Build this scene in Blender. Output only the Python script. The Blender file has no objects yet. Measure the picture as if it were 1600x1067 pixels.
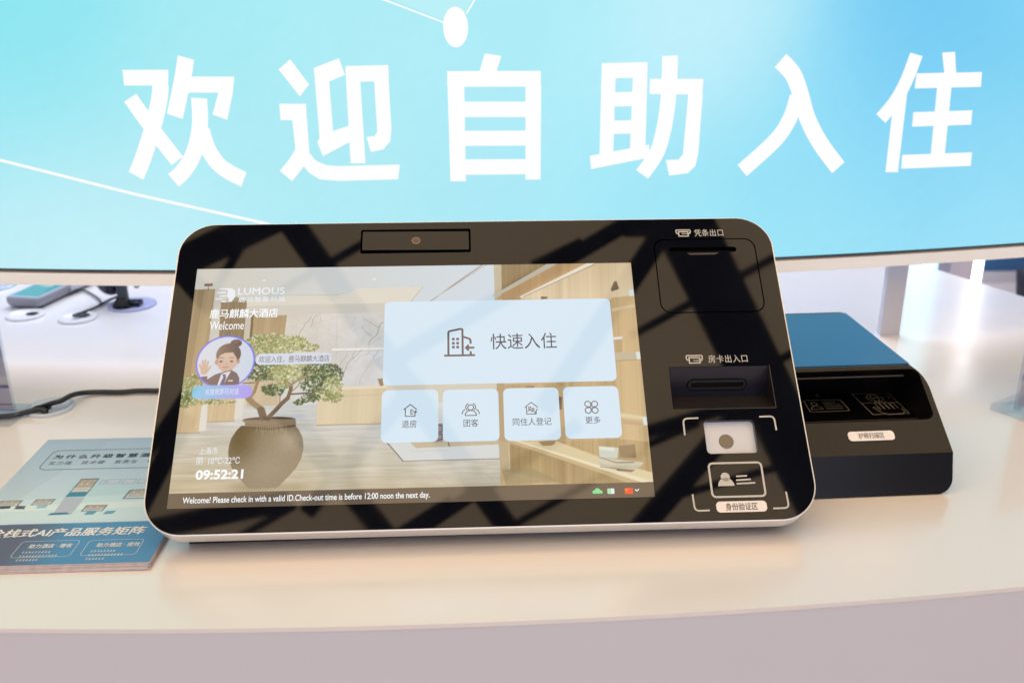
import bpy, bmesh, math, random
import numpy as np
from mathutils import Vector, Matrix
from mathutils.geometry import tessellate_polygon

SC = bpy.context.scene
COL = SC.collection
random.seed(7)
RNG = np.random.default_rng(11)

# ------------------------------------------------------------------ camera, world, lamps, exposure
cd = bpy.data.cameras.new('camera'); cam = bpy.data.objects.new('camera', cd); COL.objects.link(cam)
cd.sensor_width = 36; cd.lens = 33.35; cd.clip_start = 0.01; cd.clip_end = 200
cd.dof.use_dof = True; cd.dof.focus_distance = 0.97; cd.dof.aperture_fstop = 5.6
_R, _U, _B = Vector((0.99997,-0.00253,-0.00693)), Vector((0.00738,0.34236,0.93954)), Vector((0.00000,-0.93957,0.34237))
cam.matrix_world = Matrix(((_R.x, _U.x, _B.x, 0), (_R.y, _U.y, _B.y, 0), (_R.z, _U.z, _B.z, .513), (0, 0, 0, 1)))
SC.camera = cam

w = bpy.data.worlds.new('World'); SC.world = w; w.use_nodes = True
w.node_tree.nodes['Background'].inputs[0].default_value = (.27, .29, .44, 1)
w.node_tree.nodes['Background'].inputs[1].default_value = .75

SC.view_settings.view_transform = 'Standard'; SC.view_settings.look = 'None'
SC.view_settings.exposure = 0; SC.view_settings.gamma = 1
SC.cycles.use_denoising = True
SC.cycles.max_bounces = 10; SC.cycles.transparent_max_bounces = 16
SC.cycles.sample_clamp_indirect = 6

def area_lamp(name, loc, size, size_y, power, color, rot=(0, 0, 0)):
    ld = bpy.data.lights.new(name, 'AREA'); ld.shape = 'RECTANGLE'; ld.size = size; ld.size_y = size_y
    ld.energy = power; ld.color = color
    o = bpy.data.objects.new(name, ld); COL.objects.link(o); o.location = loc; o.rotation_euler = rot
    return o
# cool white panel light of the hall, hung above the rear half of the counter
area_lamp('hall_panel_light', (-.8, 3.3, 2.25), 3.4, 1.4, 118, (.76, .86, 1.0), (math.radians(-20), 0, 0))
# cool glow of the booth opposite, behind the photographer
area_lamp('opposite_booth_light', (.3, -3.2, .75), 4.2, 1.8, 34, (.80, .84, 1.0), (math.radians(90), 0, 0))

# ------------------------------------------------------------------ colour and material helpers
def lin(c):
    c = np.asarray(c, float) / 255
    return np.where(c <= .04045, c / 12.92, ((c + .055) / 1.055) ** 2.4)
def L3(c): return tuple(float(x) for x in lin(c))

def mat(name, base, rough=.5, metal=0, spec=.5, ior=1.5, bump=0, bscale=200, rvar=0, coat=0, trans=0, alpha=1, cvar=0, cscale=30):
    m = bpy.data.materials.new(name); m.use_nodes = True
    nt = m.node_tree; b = nt.nodes['Principled BSDF']
    b.inputs['Base Color'].default_value = (*base, 1); b.inputs['Roughness'].default_value = rough
    b.inputs['Metallic'].default_value = metal; b.inputs['IOR'].default_value = ior
    b.inputs['Specular IOR Level'].default_value = spec
    b.inputs['Coat Weight'].default_value = coat
    b.inputs['Transmission Weight'].default_value = trans
    if rvar or bump or cvar:
        tc = nt.nodes.new('ShaderNodeTexCoord')
    if rvar:
        n = nt.nodes.new('ShaderNodeTexNoise'); n.inputs['Scale'].default_value = 9; n.inputs['Detail'].default_value = 6
        r = nt.nodes.new('ShaderNodeMapRange'); r.inputs['To Min'].default_value = max(.0, rough - rvar); r.inputs['To Max'].default_value = rough + rvar
        r.inputs['From Min'].default_value = .3; r.inputs['From Max'].default_value = .7
        nt.links.new(tc.outputs['Object'], n.inputs['Vector']); nt.links.new(n.outputs['Fac'], r.inputs['Value'])
        nt.links.new(r.outputs['Result'], b.inputs['Roughness'])
    if cvar:
        n = nt.nodes.new('ShaderNodeTexNoise'); n.inputs['Scale'].default_value = cscale; n.inputs['Detail'].default_value = 5
        mx = nt.nodes.new('ShaderNodeMix'); mx.data_type = 'RGBA'
        mx.inputs['A'].default_value = (*[x * (1 - cvar) for x in base], 1); mx.inputs['B'].default_value = (*[min(1, x * (1 + cvar)) for x in base], 1)
        nt.links.new(tc.outputs['Object'], n.inputs['Vector']); nt.links.new(n.outputs['Fac'], mx.inputs['Factor'])
        nt.links.new(mx.outputs['Result'], b.inputs['Base Color'])
    if bump:
        n = nt.nodes.new('ShaderNodeTexNoise'); n.inputs['Scale'].default_value = bscale; n.inputs['Detail'].default_value = 3
        bp = nt.nodes.new('ShaderNodeBump'); bp.inputs['Strength'].default_value = bump; bp.inputs['Distance'].default_value = .001
        nt.links.new(tc.outputs['Object'], n.inputs['Vector']); nt.links.new(n.outputs['Fac'], bp.inputs['Height']); nt.links.new(bp.outputs['Normal'], b.inputs['Normal'])
    return m

def glow(name, col, strength=1, rough=.05, spec=.5, base=(0, 0, 0)):
    m = mat(name, base, rough, spec=spec); b = m.node_tree.nodes['Principled BSDF']
    b.inputs['Emission Color'].default_value = (*col, 1); b.inputs['Emission Strength'].default_value = strength
    return m
def glow_attr(name, rough=.05, spec=.5, strength=1):
    m = mat(name, (0, 0, 0), rough, spec=spec); nt = m.node_tree; b = nt.nodes['Principled BSDF']
    a = nt.nodes.new('ShaderNodeAttribute'); a.attribute_name = 'Col'
    nt.links.new(a.outputs['Color'], b.inputs['Emission Color']); b.inputs['Emission Strength'].default_value = strength
    return m
def print_attr(name, rough=.35):
    m = mat(name, (1, 1, 1), rough); nt = m.node_tree; b = nt.nodes['Principled BSDF']
    a = nt.nodes.new('ShaderNodeAttribute'); a.attribute_name = 'Col'
    nt.links.new(a.outputs['Color'], b.inputs['Base Color'])
    return m

GLASS_BLACK = mat('black_cover_glass', (.0035, .0045, .008), .02, spec=.37, rvar=.02, cvar=.5, cscale=14)
BLACK_GAP = mat('black_gap', (.003, .003, .004), .6, spec=.2)
SILVER = mat('silver_metal_frame', (.95, .95, .93), .36, metal=.55, bump=.05, bscale=900)
SHELL_DARK = mat('dark_plastic_shell', (.016, .015, .016), .45, bump=.08, bscale=1500)
SATIN_BLACK = mat('satin_black_plastic', (.008, .008, .0085), .2, spec=.27, bump=.03, bscale=1600)
RECESS_BLACK = mat('recess_black_plastic', (.006, .006, .009), .22)
PRINT_WHITE = mat('pale_screen_print', (.54, .55, .53), .4)
PRINT_GREY = mat('fine_grey_print', (.30, .27, .22), .5)
STICKER = mat('white_sticker', (.86, .84, .84), .45)
INK = mat('dark_ink', (.03, .028, .035), .5)
TABLE_WHITE = mat('white_gloss_laminate', (.80, .785, .79), .16, spec=1.0, ior=1.6, rvar=.04, cvar=.012, cscale=6, bump=.012, bscale=55)
APRON = mat('lavender_grey_laminate', (.64, .66, .74), .5, cvar=.02, cscale=4)
BLUE_TOP = mat('blue_satin_cover', (.005, .112, .32), .28, spec=.5, bump=.02, bscale=1500)
GREY_FRAME = mat('light_grey_frame', (.86, .90, .97), .35, cvar=.03, cscale=12)
CABLE_BLACK = mat('black_cable_rubber', (.012, .012, .013), .42, bump=.1, bscale=400)
CABLE_GREY = mat('dark_grey_cable', (.05, .05, .055), .4)
GROMMET_WHITE = mat('white_grommet_plastic', (.72, .72, .75), .3)
GROMMET_GREY = mat('grey_grommet_plastic', (.50, .58, .70), .2)
def clear_plastic():
    m = bpy.data.materials.new('clear_acrylic'); m.use_nodes = True; nt = m.node_tree; nt.nodes.remove(nt.nodes['Principled BSDF'])
    t = nt.nodes.new('ShaderNodeBsdfTransparent'); t.inputs[0].default_value = (.90, .93, .95, 1); g_ = nt.nodes.new('ShaderNodeBsdfGlossy'); g_.inputs['Roughness'].default_value = .03
    fr_ = nt.nodes.new('ShaderNodeLayerWeight'); mr = nt.nodes.new('ShaderNodeMath'); mr.operation = 'POWER'; mr.inputs[1].default_value = 4
    ad = nt.nodes.new('ShaderNodeMath'); ad.operation = 'MULTIPLY_ADD'; ad.inputs[1].default_value = .6; ad.inputs[2].default_value = .035
    nt.links.new(fr_.outputs['Facing'], mr.inputs[0]); nt.links.new(mr.outputs[0], ad.inputs[0]); fr_ = ad; mx = nt.nodes.new('ShaderNodeMixShader')
    nt.links.new(fr_.outputs[0], mx.inputs[0]); nt.links.new(t.outputs[0], mx.inputs[1]); nt.links.new(g_.outputs[0], mx.inputs[2]); nt.links.new(mx.outputs[0], nt.nodes['Material Output'].inputs[0])
    return m
ACRYLIC = clear_plastic()
PAPER_EDGE = mat('paper_edge', (.55, .51, .56), .6, cvar=.25, cscale=140)
STEEL_DARK = mat('dark_painted_steel', (.010, .012, .018), .55)

# ------------------------------------------------------------------ object helpers
MW = {}
def link(o, M=None, parent=None):
    COL.objects.link(o)
    M = M or Matrix.Identity(4)
    if parent is not None:
        o.parent = parent
        o.matrix_parent_inverse = Matrix.Identity(4)
        o.matrix_basis = MW[parent.name].inverted() @ M
    else:
        o.matrix_basis = M
    MW[o.name] = M
    return o
def tag(o, label=None, cat=None, group=None, kind=None):
    if label: o['label'] = label
    if cat: o['category'] = cat
    if group: o['group'] = group
    if kind: o['kind'] = kind
    return o
def thing(name, label, cat, loc=(0, 0, 0), rz=0, group=None):
    o = bpy.data.objects.new(name, None); o.empty_display_size = .05
    link(o, Matrix.Translation(loc) @ Matrix.Rotation(rz, 4, 'Z'))
    return tag(o, label, cat, group)
def mesh_obj(name, vf, material, parent=None, M=None, smooth=False, label=None, bevel=0):
    v, f = vf
    me = bpy.data.meshes.new(name); me.from_pydata([tuple(p) for p in v], [], f); me.update()
    bm = bmesh.new(); bm.from_mesh(me); bmesh.ops.recalc_face_normals(bm, faces=bm.faces); bm.to_mesh(me); bm.free()
    me.materials.append(material)
    o = bpy.data.objects.new(name, me); link(o, M, parent)
    if smooth: me.polygons.foreach_set('use_smooth', [True] * len(me.polygons))
    if bevel:
        b = o.modifiers.new('bevel', 'BEVEL'); b.width = bevel; b.segments = 3; b.limit_method = 'ANGLE'; b.angle_limit = math.radians(38)
    if label: o['label'] = label
    return o
def join(*vfs):
    V, F = [], []
    for v, f in vfs:
        k = len(V); V += [tuple(p) for p in v]; F += [tuple(i + k for i in q) for q in f]
    return V, F
def box(x0, x1, y0, y1, z0, z1):
    v = [(x, y, z) for z in (z0, z1) for x, y in ((x0, y0), (x1, y0), (x1, y1), (x0, y1))]
    return v, [(3, 2, 1, 0), (4, 5, 6, 7), (0, 1, 5, 4), (1, 2, 6, 5), (2, 3, 7, 6), (3, 0, 4, 7)]
def bar(p, q, wd, ht, up=(0, 0, 1)):
    p, q = Vector(p), Vector(q); d = (q - p).normalized(); s = d.cross(Vector(up)).normalized(); t = s.cross(d)
    v = [p + s * a * wd / 2 + t * b * ht / 2 for a, b in ((-1, -1), (1, -1), (1, 1), (-1, 1))] + [q + s * a * wd / 2 + t * b * ht / 2 for a, b in ((-1, -1), (1, -1), (1, 1), (-1, 1))]
    return v, [(3, 2, 1, 0), (4, 5, 6, 7), (0, 1, 5, 4), (1, 2, 6, 5), (2, 3, 7, 6), (3, 0, 4, 7)]
def rrect(x0, y0, x1, y1, r, n=8):
    r = min(r, (x1 - x0) / 2 - 1e-6, (y1 - y0) / 2 - 1e-6); P = []
    for cx, cy, a in ((x1 - r, y1 - r, 0), (x0 + r, y1 - r, 90), (x0 + r, y0 + r, 180), (x1 - r, y0 + r, 270)):
        for k in range(n + 1):
            t = math.radians(a + 90 * k / n); P.append((cx + r * math.cos(t), cy + r * math.sin(t)))
    return P
def circ(cx, cy, r, n=32, ry=None):
    return [(cx + r * math.cos(2 * math.pi * k / n), cy + (ry or r) * math.sin(2 * math.pi * k / n)) for k in range(n)]
def flat(outline, c=0, holes=()):
    loops = [[Vector((x, y, 0)) for x, y in outline]] + [[Vector((x, y, 0)) for x, y in h] for h in holes]
    tris = tessellate_polygon(loops)
    return [(p.x, p.y, c) for l in loops for p in l], [tuple(t) for t in tris]
def wall(outline, c0, c1, c1_outline=None):
    o2 = c1_outline or outline; n = len(outline)
    v = [(x, y, c0) for x, y in outline] + [(x, y, c1) for x, y in o2]
    return v, [(i, (i + 1) % n, n + (i + 1) % n, n + i) for i in range(n)]
def slab(outline, c0, c1, holes=()):
    parts = [flat(outline, c1, holes), flat(outline, c0, holes), wall(outline, c0, c1)] + [wall(h, c0, c1) for h in holes]
    return join(*parts)
def ribbon(pts, wd, c=0, closed=False):
    n = len(pts); L, Rr = [], []
    for i in range(n):
        p = Vector(pts[i])
        a = Vector(pts[i - 1]) if (i > 0 or closed) else None; b = Vector(pts[(i + 1) % n]) if (i < n - 1 or closed) else None
        d1 = (p - a).normalized() if a is not None else (b - p).normalized(); d2 = (b - p).normalized() if b is not None else d1
        m = (d1 + d2); m = m.normalized() if m.length > 1e-6 else d1
        nrm = Vector((-m.y, m.x)); k = wd / 2 / max(.35, nrm.dot(Vector((-d1.y, d1.x))))
        L.append(p + nrm * k); Rr.append(p - nrm * k)
    v = [(q.x, q.y, c) for q in L] + [(q.x, q.y, c) for q in Rr]
    f = [(i, (i + 1) % n, n + (i + 1) % n, n + i) for i in range(n if closed else n - 1)]
    return v, f
def ribbons(list_, wd, c=0):
    out = []
    for k, it in enumerate(list_):
        pts, cl = it if isinstance(it, tuple) else (it, False)
        out.append(ribbon(pts, wd, c + k * 2e-5, cl))
    return join(*out)
def tube(path, r, seg=10, sub=8):
    P = [Vector(p) for p in path]; pts = []
    for i in range(len(P) - 1):
        p0, p1, p2, p3 = P[max(0, i - 1)], P[i], P[i + 1], P[min(len(P) - 1, i + 2)]
        for k in range(sub):
            t = k / sub
            pts.append(.5 * (2 * p1 + (p2 - p0) * t + (2 * p0 - 5 * p1 + 4 * p2 - p3) * t * t + (-p0 + 3 * p1 - 3 * p2 + p3) * t ** 3))
    pts.append(P[-1]); v, f = [], []
    s = None
    for i, p in enumerate(pts):
        d = (pts[min(i + 1, len(pts) - 1)] - pts[max(i - 1, 0)]).normalized()
        if s is None: s = d.orthogonal().normalized()
        s = (s - d * s.dot(d)).normalized(); t = d.cross(s)
        for k in range(seg):
            a = 2 * math.pi * k / seg; v.append(p + (s * math.cos(a) + t * math.sin(a)) * r)
    n = len(pts)
    for i in range(n - 1):
        for k in range(seg): f.append((i * seg + k, i * seg + (k + 1) % seg, (i + 1) * seg + (k + 1) % seg, (i + 1) * seg + k))
    f.append(tuple(range(seg))); f.append(tuple((n - 1) * seg + k for k in range(seg)))
    return v, f
def lathe(prof, seg=40, cx=0, cy=0):
    v, f = [], []
    for r, z in prof:
        for k in range(seg):
            a = 2 * math.pi * k / seg; v.append((cx + r * math.cos(a), cy + r * math.sin(a), z))
    for i in range(len(prof) - 1):
        for k in range(seg): f.append((i * seg + k, i * seg + (k + 1) % seg, (i + 1) * seg + (k + 1) % seg, (i + 1) * seg + k))
    return v, f
def arcpts(cx, cy, r, a0, a1, n=10, ry=None):
    return [(cx + r * math.cos(math.radians(a0 + (a1 - a0) * k / n)), cy + (ry or r) * math.sin(math.radians(a0 + (a1 - a0) * k / n))) for k in range(n + 1)]

TEXT_CACHE = {}
def text_vf(body, bold=0.0, spacing=1.0, res=3):
    key = (body, bold, spacing, res)
    if key not in TEXT_CACHE:
        cu = bpy.data.curves.new('text', 'FONT'); cu.body = body; cu.size = 1; cu.offset = bold; cu.space_character = spacing; cu.resolution_u = res
        to = bpy.data.objects.new('text', cu); COL.objects.link(to)
        dg = bpy.context.evaluated_depsgraph_get(); me = to.evaluated_get(dg).to_mesh()
        v = [tuple(p.co) for p in me.vertices]; f = [tuple(p.vertices) for p in me.polygons]
        to.evaluated_get(dg).to_mesh_clear(); bpy.data.objects.remove(to); bpy.data.curves.remove(cu)
        TEXT_CACHE[key] = (v, f)
    return TEXT_CACHE[key]
def text_fit(body, rect, c=0, bold=0.0, spacing=1.0, shear=0.0):
    v, f = text_vf(body, 0.0 if (any(ord(q) > 0x2E80 for q in body) or 'M' in body) else max(0, bold), spacing)
    xs = [p[0] for p in v]; ys = [p[1] for p in v]; x0, x1, y0, y1 = min(xs), max(xs), min(ys), max(ys)
    a0, b0, a1, b1 = rect
    out = []
    cjk = any(ord(q) > 0x2E80 for q in body) or 'M' in body
    e = bold if cjk else 0
    shifts = [(0, 0)] if e <= 0 else [(0, 0), (e, 0), (-e, 0), (0, e * .7), (0, -e * .7)]
    F2 = []
    for k, (sx, sy) in enumerate(shifts):
        b = len(out)
        for p in v:
            s = (p[0] + sx - x0) / (x1 - x0); t = (p[1] + sy - y0) / (y1 - y0)
            out.append((a0 + (a1 - a0) * s + shear * t * (b1 - b0), b0 + (b1 - b0) * t, c + k * 1.5e-5))
        F2 += [tuple(i + b for i in q) for q in f]
    return out, F2

# ------------------------------------------------------------------ painter for flat pictures (screens and print)
class Canvas:
    def __init__(s, W, H, col): s.W, s.H = W, H; s.a = np.empty((H, W, 3)); s.a[:] = col
    def box(s, x0, y0, x1, y1):
        x0, y0 = max(0, int(x0)), max(0, int(y0)); x1, y1 = min(s.W, int(x1) + 2), min(s.H, int(y1) + 2)
        if x1 <= x0 or y1 <= y0: return None
        Y, X = np.mgrid[y0:y1, x0:x1]; return slice(y0, y1), slice(x0, x1), X + .5, Y + .5
    def put(s, ys, xs, m, col, X, Y):
        c = col(X, Y) if callable(col) else np.asarray(col, float)
        m = m[..., None]; s.a[ys, xs] = s.a[ys, xs] * (1 - m) + c * m
    def poly(s, pts, col, al=1.0):
        P = np.array(pts, float); b = s.box(P[:, 0].min(), P[:, 1].min(), P[:, 0].max(), P[:, 1].max())
        if b is None: return
        ys, xs, X, Y = b; ins = np.zeros(X.shape, bool); n = len(P)
        for i in range(n):
            xa, ya = P[i]; xb, yb = P[(i + 1) % n]
            if ya == yb: continue
            ins ^= ((Y < ya) != (Y < yb)) & (X < (xb - xa) * (Y - ya) / (yb - ya) + xa)
        s.put(ys, xs, ins * al, col, X, Y)
    def line(s, pts, wd, col, al=1.0):
        for (xa, ya), (xb, yb) in zip(pts[:-1], pts[1:]):
            b = s.box(min(xa, xb) - wd, min(ya, yb) - wd, max(xa, xb) + wd, max(ya, yb) + wd)
            if b is None: continue
            ys, xs, X, Y = b; L = (xb - xa) ** 2 + (yb - ya) ** 2 + 1e-9
            t = np.clip(((X - xa) * (xb - xa) + (Y - ya) * (yb - ya)) / L, 0, 1)
            d = np.hypot(X - xa - t * (xb - xa), Y - ya - t * (yb - ya))
            s.put(ys, xs, np.clip(wd / 2 + .5 - d, 0, 1) * al, col, X, Y)
    def ell(s, cx, cy, rx, ry, col, al=1.0, soft=0.0, rot=0.0):
        R = max(rx, ry) * (1 + soft) + 2
        b = s.box(cx - R, cy - R, cx + R, cy + R)
        if b is None: return
        ys, xs, X, Y = b; c, q = math.cos(rot), math.sin(rot)
        d = np.hypot(((X - cx) * c + (Y - cy) * q) / rx, (-(X - cx) * q + (Y - cy) * c) / ry)
        m = np.clip((1 + soft - d) / (2 * soft), 0, 1) if soft else np.clip((1 - d) * min(rx, ry) + .5, 0, 1)
        s.put(ys, xs, m * al, col, X, Y)
def smooth_noise(n, step, seed=0):
    r = np.random.default_rng(seed); k = r.random(n // step + 3); x = np.arange(n) / step; i = x.astype(int); t = x - i; t = t * t * (3 - 2 * t)
    return k[i] * (1 - t) + k[i + 1] * t - .5
GR = [smooth_noise(1700, st, 3 + st) for st in (3, 7, 19, 60)]
def wood(c, amp=14, c2=None, axis=0, y0=0, y1=1):
    c = np.array(c, float); e = np.array(c2 if c2 is not None else c, float)
    def fn(X, Y):
        q = X if axis == 0 else Y
        i = np.clip((q + .04 * (Y if axis == 0 else X)).astype(int), 0, 1690)
        g = GR[0][i] * .5 + GR[1][i] * .7 + GR[2][i] * .8 + GR[3][i] * .7
        t = np.clip((Y - y0) / (y1 - y0), 0, 1)[..., None]
        return c * (1 - t) + e * t + (g * amp)[..., None] * np.array([1, .95, .8])
    return fn
def grad(c, e, x0, y0, x1, y1):
    c, e = np.array(c, float), np.array(e, float)
    def fn(X, Y):
        t = np.clip(((X - x0) * (x1 - x0) + (Y - y0) * (y1 - y0)) / ((x1 - x0) ** 2 + (y1 - y0) ** 2), 0, 1)[..., None]
        return c * (1 - t) + e * t
    return fn
def noise2(W, H, step, seed):
    r = np.random.default_rng(seed); k = r.random((H // step + 3, W // step + 3))
    y = np.arange(H) / step; x = np.arange(W) / step; iy, ix = y.astype(int), x.astype(int); ty, tx = y - iy, x - ix
    ty, tx = (ty * ty * (3 - 2 * ty))[:, None], (tx * tx * (3 - 2 * tx))[None]
    A = k[iy][:, ix]; B_ = k[iy][:, ix + 1]; C_ = k[iy + 1][:, ix]; D_ = k[iy + 1][:, ix + 1]
    return (A * (1 - tx) + B_ * tx) * (1 - ty) + (C_ * (1 - tx) + D_ * tx) * ty - .5
def picture_mesh(name, colors, pos, material, parent=None, M=None, flip=False):
    """grid mesh carrying one colour per vertex; colors (H,W,3) linear, row 0 at the top; pos (H,W,3)"""
    H, W = colors.shape[:2]
    me = bpy.data.meshes.new(name)
    me.vertices.add(H * W); me.vertices.foreach_set('co', pos.reshape(-1).astype(np.float32))
    i = np.arange((H - 1) * (W - 1)); r, c = i // (W - 1), i % (W - 1); a = r * W + c
    q = np.stack([a + W, a + W + 1, a + 1, a], 1).reshape(-1)
    me.loops.add(len(q)); me.loops.foreach_set('vertex_index', q.astype(np.int32))
    me.polygons.add(len(i)); me.polygons.foreach_set('loop_start', (np.arange(len(i)) * 4).astype(np.int32))
    me.update(calc_edges=True)
    at = me.color_attributes.new('Col', 'FLOAT_COLOR', 'POINT')
    rgba = np.ones((H * W, 4), np.float32); rgba[:, :3] = np.clip(colors.reshape(-1, 3), 0, 4); at.data.foreach_set('color', rgba.reshape(-1))
    me.materials.append(material); me.polygons.foreach_set('use_smooth', np.ones(len(i), bool)); me.validate()
    o = bpy.data.objects.new(name, me); return link(o, M, parent)

# ================================================================== the hall
FLOOR_Z = -.95
mesh_obj('floor', (lambda v: (v, [(0, 1, 2, 3)]))([(-14, -12, FLOOR_Z), (14, -12, FLOOR_Z), (14, 12, FLOOR_Z), (-14, 12, FLOOR_Z)]),
         mat('pale_hall_floor', (.62, .62, .68), .35, cvar=.05, cscale=2))['kind'] = 'structure'
# luminous membrane roof of the hall (warm daylight through fabric), seen only as reflection
ceil = mesh_obj('ceiling', slab([(-9, -10), (9, -10), (9, 3.0), (-9, 3.0)], 6.3, 6.36), glow('daylit_roof_membrane', (1.0, .71, .41), 1.95, rough=.8, base=(.5, .48, .45)))
ceil['kind'] = 'structure'
truss = thing('roof_truss', 'dark steel roof truss overhead, mirrored in the black kiosk glass', 'roof truss', (0, -1.3, 6))
TB = [ # plan end points of the members and their width
 ([(-1.33,-0.05),(-2.16,-0.47)], .19), ([(-2.18,-0.34),(-1.84,-0.76)], .13), ([(-1.49,-0.07),(-1.91,-0.76)], .055), ([(-1.33,-0.01),(0.42,-2.61)], .15),
 ([(-1.38,-1.53),(-0.59,-2.64)], .14), ([(-0.34,-1.3),(-1.22,-2.43)], .11), ([(-2.6,-2.63),(-1.36,-2.33)], .13), ([(-1.75,-2.65),(-1.31,-2.37)], .045),
 ([(-2,-1.31),(-2.43,-1.95)], .08), ([(-2.1,-1.62),(-2.55,-2.47)], .13), ([(-0.54,-2.64),(-0.08,-2.31)], .06), ([(-0.41,-2.64),(0.91,-1.63)], .085),
 ([(0.39,-2.55),(1.45,-1.86)], .04), ([(0.48,-0.38),(0.84,-0.19)], .05), ([(1.25,0.01),(-0.61,-1.19)], .10), ([(1.48,0.12),(2.94,-2.33)], .36),
 ([(1.54,0.09),(0.62,-1.52)], .13), ([(1.25,-0.91),(2.35,-0.23)], .042), ([(2.3,-1.16),(2.63,-0.94)], .042), ([(2.38,-1.23),(1.39,-2.65)], .15),
 ([(1.39,-1.71),(2.08,-1.47)], .08), ([(1.72,-2.25),(2.68,-1.93)], .04), ([(1.42,-1.82),(1.85,-1.61)], .04), ([(2.19,-1.37),(2.96,-2.47)], .13), ([(-0.67,-0.2),(-1.44,-0.67)], .05),
 ([(1.13,0.04),(1.77,0.06)], .30)]
for (p, q), wd in TB:
    wd *= 1.15
    mesh_obj('chord' if wd > .12 else 'brace', bar((*p, 6.0), (*q, 6.0), wd, max(.05, wd * .5)), STEEL_DARK, truss)
for k in range(5):
    mesh_obj('purlin', bar((-9, -9.5 + k * 1.35, 6.1), (9, -9.2 + k * 1.35, 6.1), .16, .14), STEEL_DARK, truss)
for k in (0, 1):
    mesh_obj('purlin', bar((-9, 1.1 + k * 1.2, 6.1), (9, 1.3 + k * 1.2, 6.1), .16, .14), STEEL_DARK, truss)
for x in (-6.5, -4.4, 4.6, 6.8):
    mesh_obj('rafter', bar((x, -9.8, 6.0), (x + .4, 2.8, 6.0), .2, .16), STEEL_DARK, truss)

# booth wall behind the counter, with its white pillars and light strips
bw = thing('booth_wall', 'plain blue booth wall far behind the counter, right of the welcome screen', 'wall', (2.6, 4.95, FLOOR_Z))
mesh_obj('panel', box(-7, 9, 4.9, 5.0, FLOOR_Z, 2.6), mat('blue_wall_paint', (.018, .085, .23), .5, cvar=.06, cscale=1.5), bw)
mesh_obj('skirting', box(-7, 9, 4.88, 4.898, FLOOR_Z, FLOOR_Z + .06), mat('grey_skirting', (.4, .42, .5), .4), bw)
pl = thing('light_pillar', 'white pillar with a bright white light strip on its edge, against the blue wall', 'pillar', (2.31, 4.72, FLOOR_Z))
PILLAR = mat('white_pillar_paint', (.70, .68, .80), .5)
mesh_obj('shaft', box(2.235, 2.355, 4.66, 4.86, FLOOR_Z, 2.4), PILLAR, pl, bevel=.004)
mesh_obj('light_strip', box(2.356, 2.398, 4.66, 4.72, FLOOR_Z + .02, 2.4), glow('white_light_strip', (.95, .95, 1), 6, rough=.4), pl)
pl2 = thing('light_pillar', 'cyan lit pillar behind the welcome screen, seen as a streak on the counter', 'pillar', (2.05, 4.4, FLOOR_Z))
mesh_obj('shaft', box(1.86, 2.0, 4.34, 4.5, FLOOR_Z, 2.4), PILLAR, pl2, bevel=.004)
mesh_obj('light_strip', box(1.88, 2.0, 4.30, 4.338, FLOOR_Z + .02, 2.4), glow('cyan_light_strip', (.45, .85, 1), 2.2, rough=.4), pl2)

# round-backed dark chair beyond the counter
CHX, CHY = (1.6955,-0.2441)[0], 2.35
ch = thing('chair', 'dark round backed chair beyond the right end of the counter', 'chair', (CHX, CHY, FLOOR_Z))
CHAIR = mat('dark_chair_fabric', (.012, .012, .022), .75, bump=.3, bscale=300)
def shell_back():
    v, f = [], []; n, m = 28, 8
    for j in range(m + 1):
        for i in range(n + 1):
            a = math.radians(150 + 240 * i / n); hh = .42 * (1 - .22 * abs(i / n - .5) * 2) * j / m
            for rr in (.27, .30): v.append((CHX + (rr + .05 * j / m) * math.cos(a), CHY - (rr + .05 * j / m) * math.sin(a) * -1, FLOOR_Z + .42 + hh))
    def I(j, i, k): return (j * (n + 1) + i) * 2 + k
    for j in range(m):
        for i in range(n):
            for k in (0, 1): f.append((I(j, i, k), I(j, i + 1, k), I(j + 1, i + 1, k), I(j + 1, i, k)))
    for i in range(n): f.append((I(m, i, 0), I(m, i + 1, 0), I(m, i + 1, 1), I(m, i, 1)))
    return v, f
mesh_obj('backrest', shell_back(), CHAIR, ch, smooth=True)
mesh_obj('seat', lathe([(.0, FLOOR_Z + .38), (.25, FLOOR_Z + .38), (.27, FLOOR_Z + .40), (.27, FLOOR_Z + .44), (.24, FLOOR_Z + .46), (0, FLOOR_Z + .47)], 32, CHX, CHY), CHAIR, ch, smooth=True)
for sx, sy in ((1, 1), (1, -1), (-1, 1), (-1, -1)):
    mesh_obj('leg', tube([(CHX + sx * .13, CHY + sy * .13, FLOOR_Z + .39), (CHX + sx * .2, CHY + sy * .2, FLOOR_Z)], .014, 8, 1), STEEL_DARK, ch)

# ================================================================== the counter
ct = thing('reception_counter', 'long curved white reception counter with a lavender grey front', 'counter', (-.28, 1.2, FLOOR_Z))
def yf(x, d=0): return .6875 + d + .0953 * (x + .28) ** 2
fr = [(x, yf(x)) for x in np.linspace(-2.6, 1.19, 70)]
out = fr + [(1.215, yf(1.19) + .012), (1.213, yf(1.19) + .045)] + [(.81, 1.868), (.70, 2.15)] + [(x, 2.15 + .05 * (x + .28) ** 2) for x in np.linspace(.5, -2.6, 14)]
out = [(float(a), float(b)) for a, b in out]
top = mesh_obj('counter_top', slab(out, -.0045, 0), TABLE_WHITE, ct, bevel=.0012)
inner = [(x, yf(x, .0006)) for x in np.linspace(-2.59, 1.18, 70)]; inner2 = [(x, yf(x, .03)) for x in np.linspace(1.16, -2.59, 70)]
mesh_obj('front_panel', slab([(float(a), float(b)) for a, b in inner + inner2], FLOOR_Z, -.0047), APRON, ct)
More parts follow.
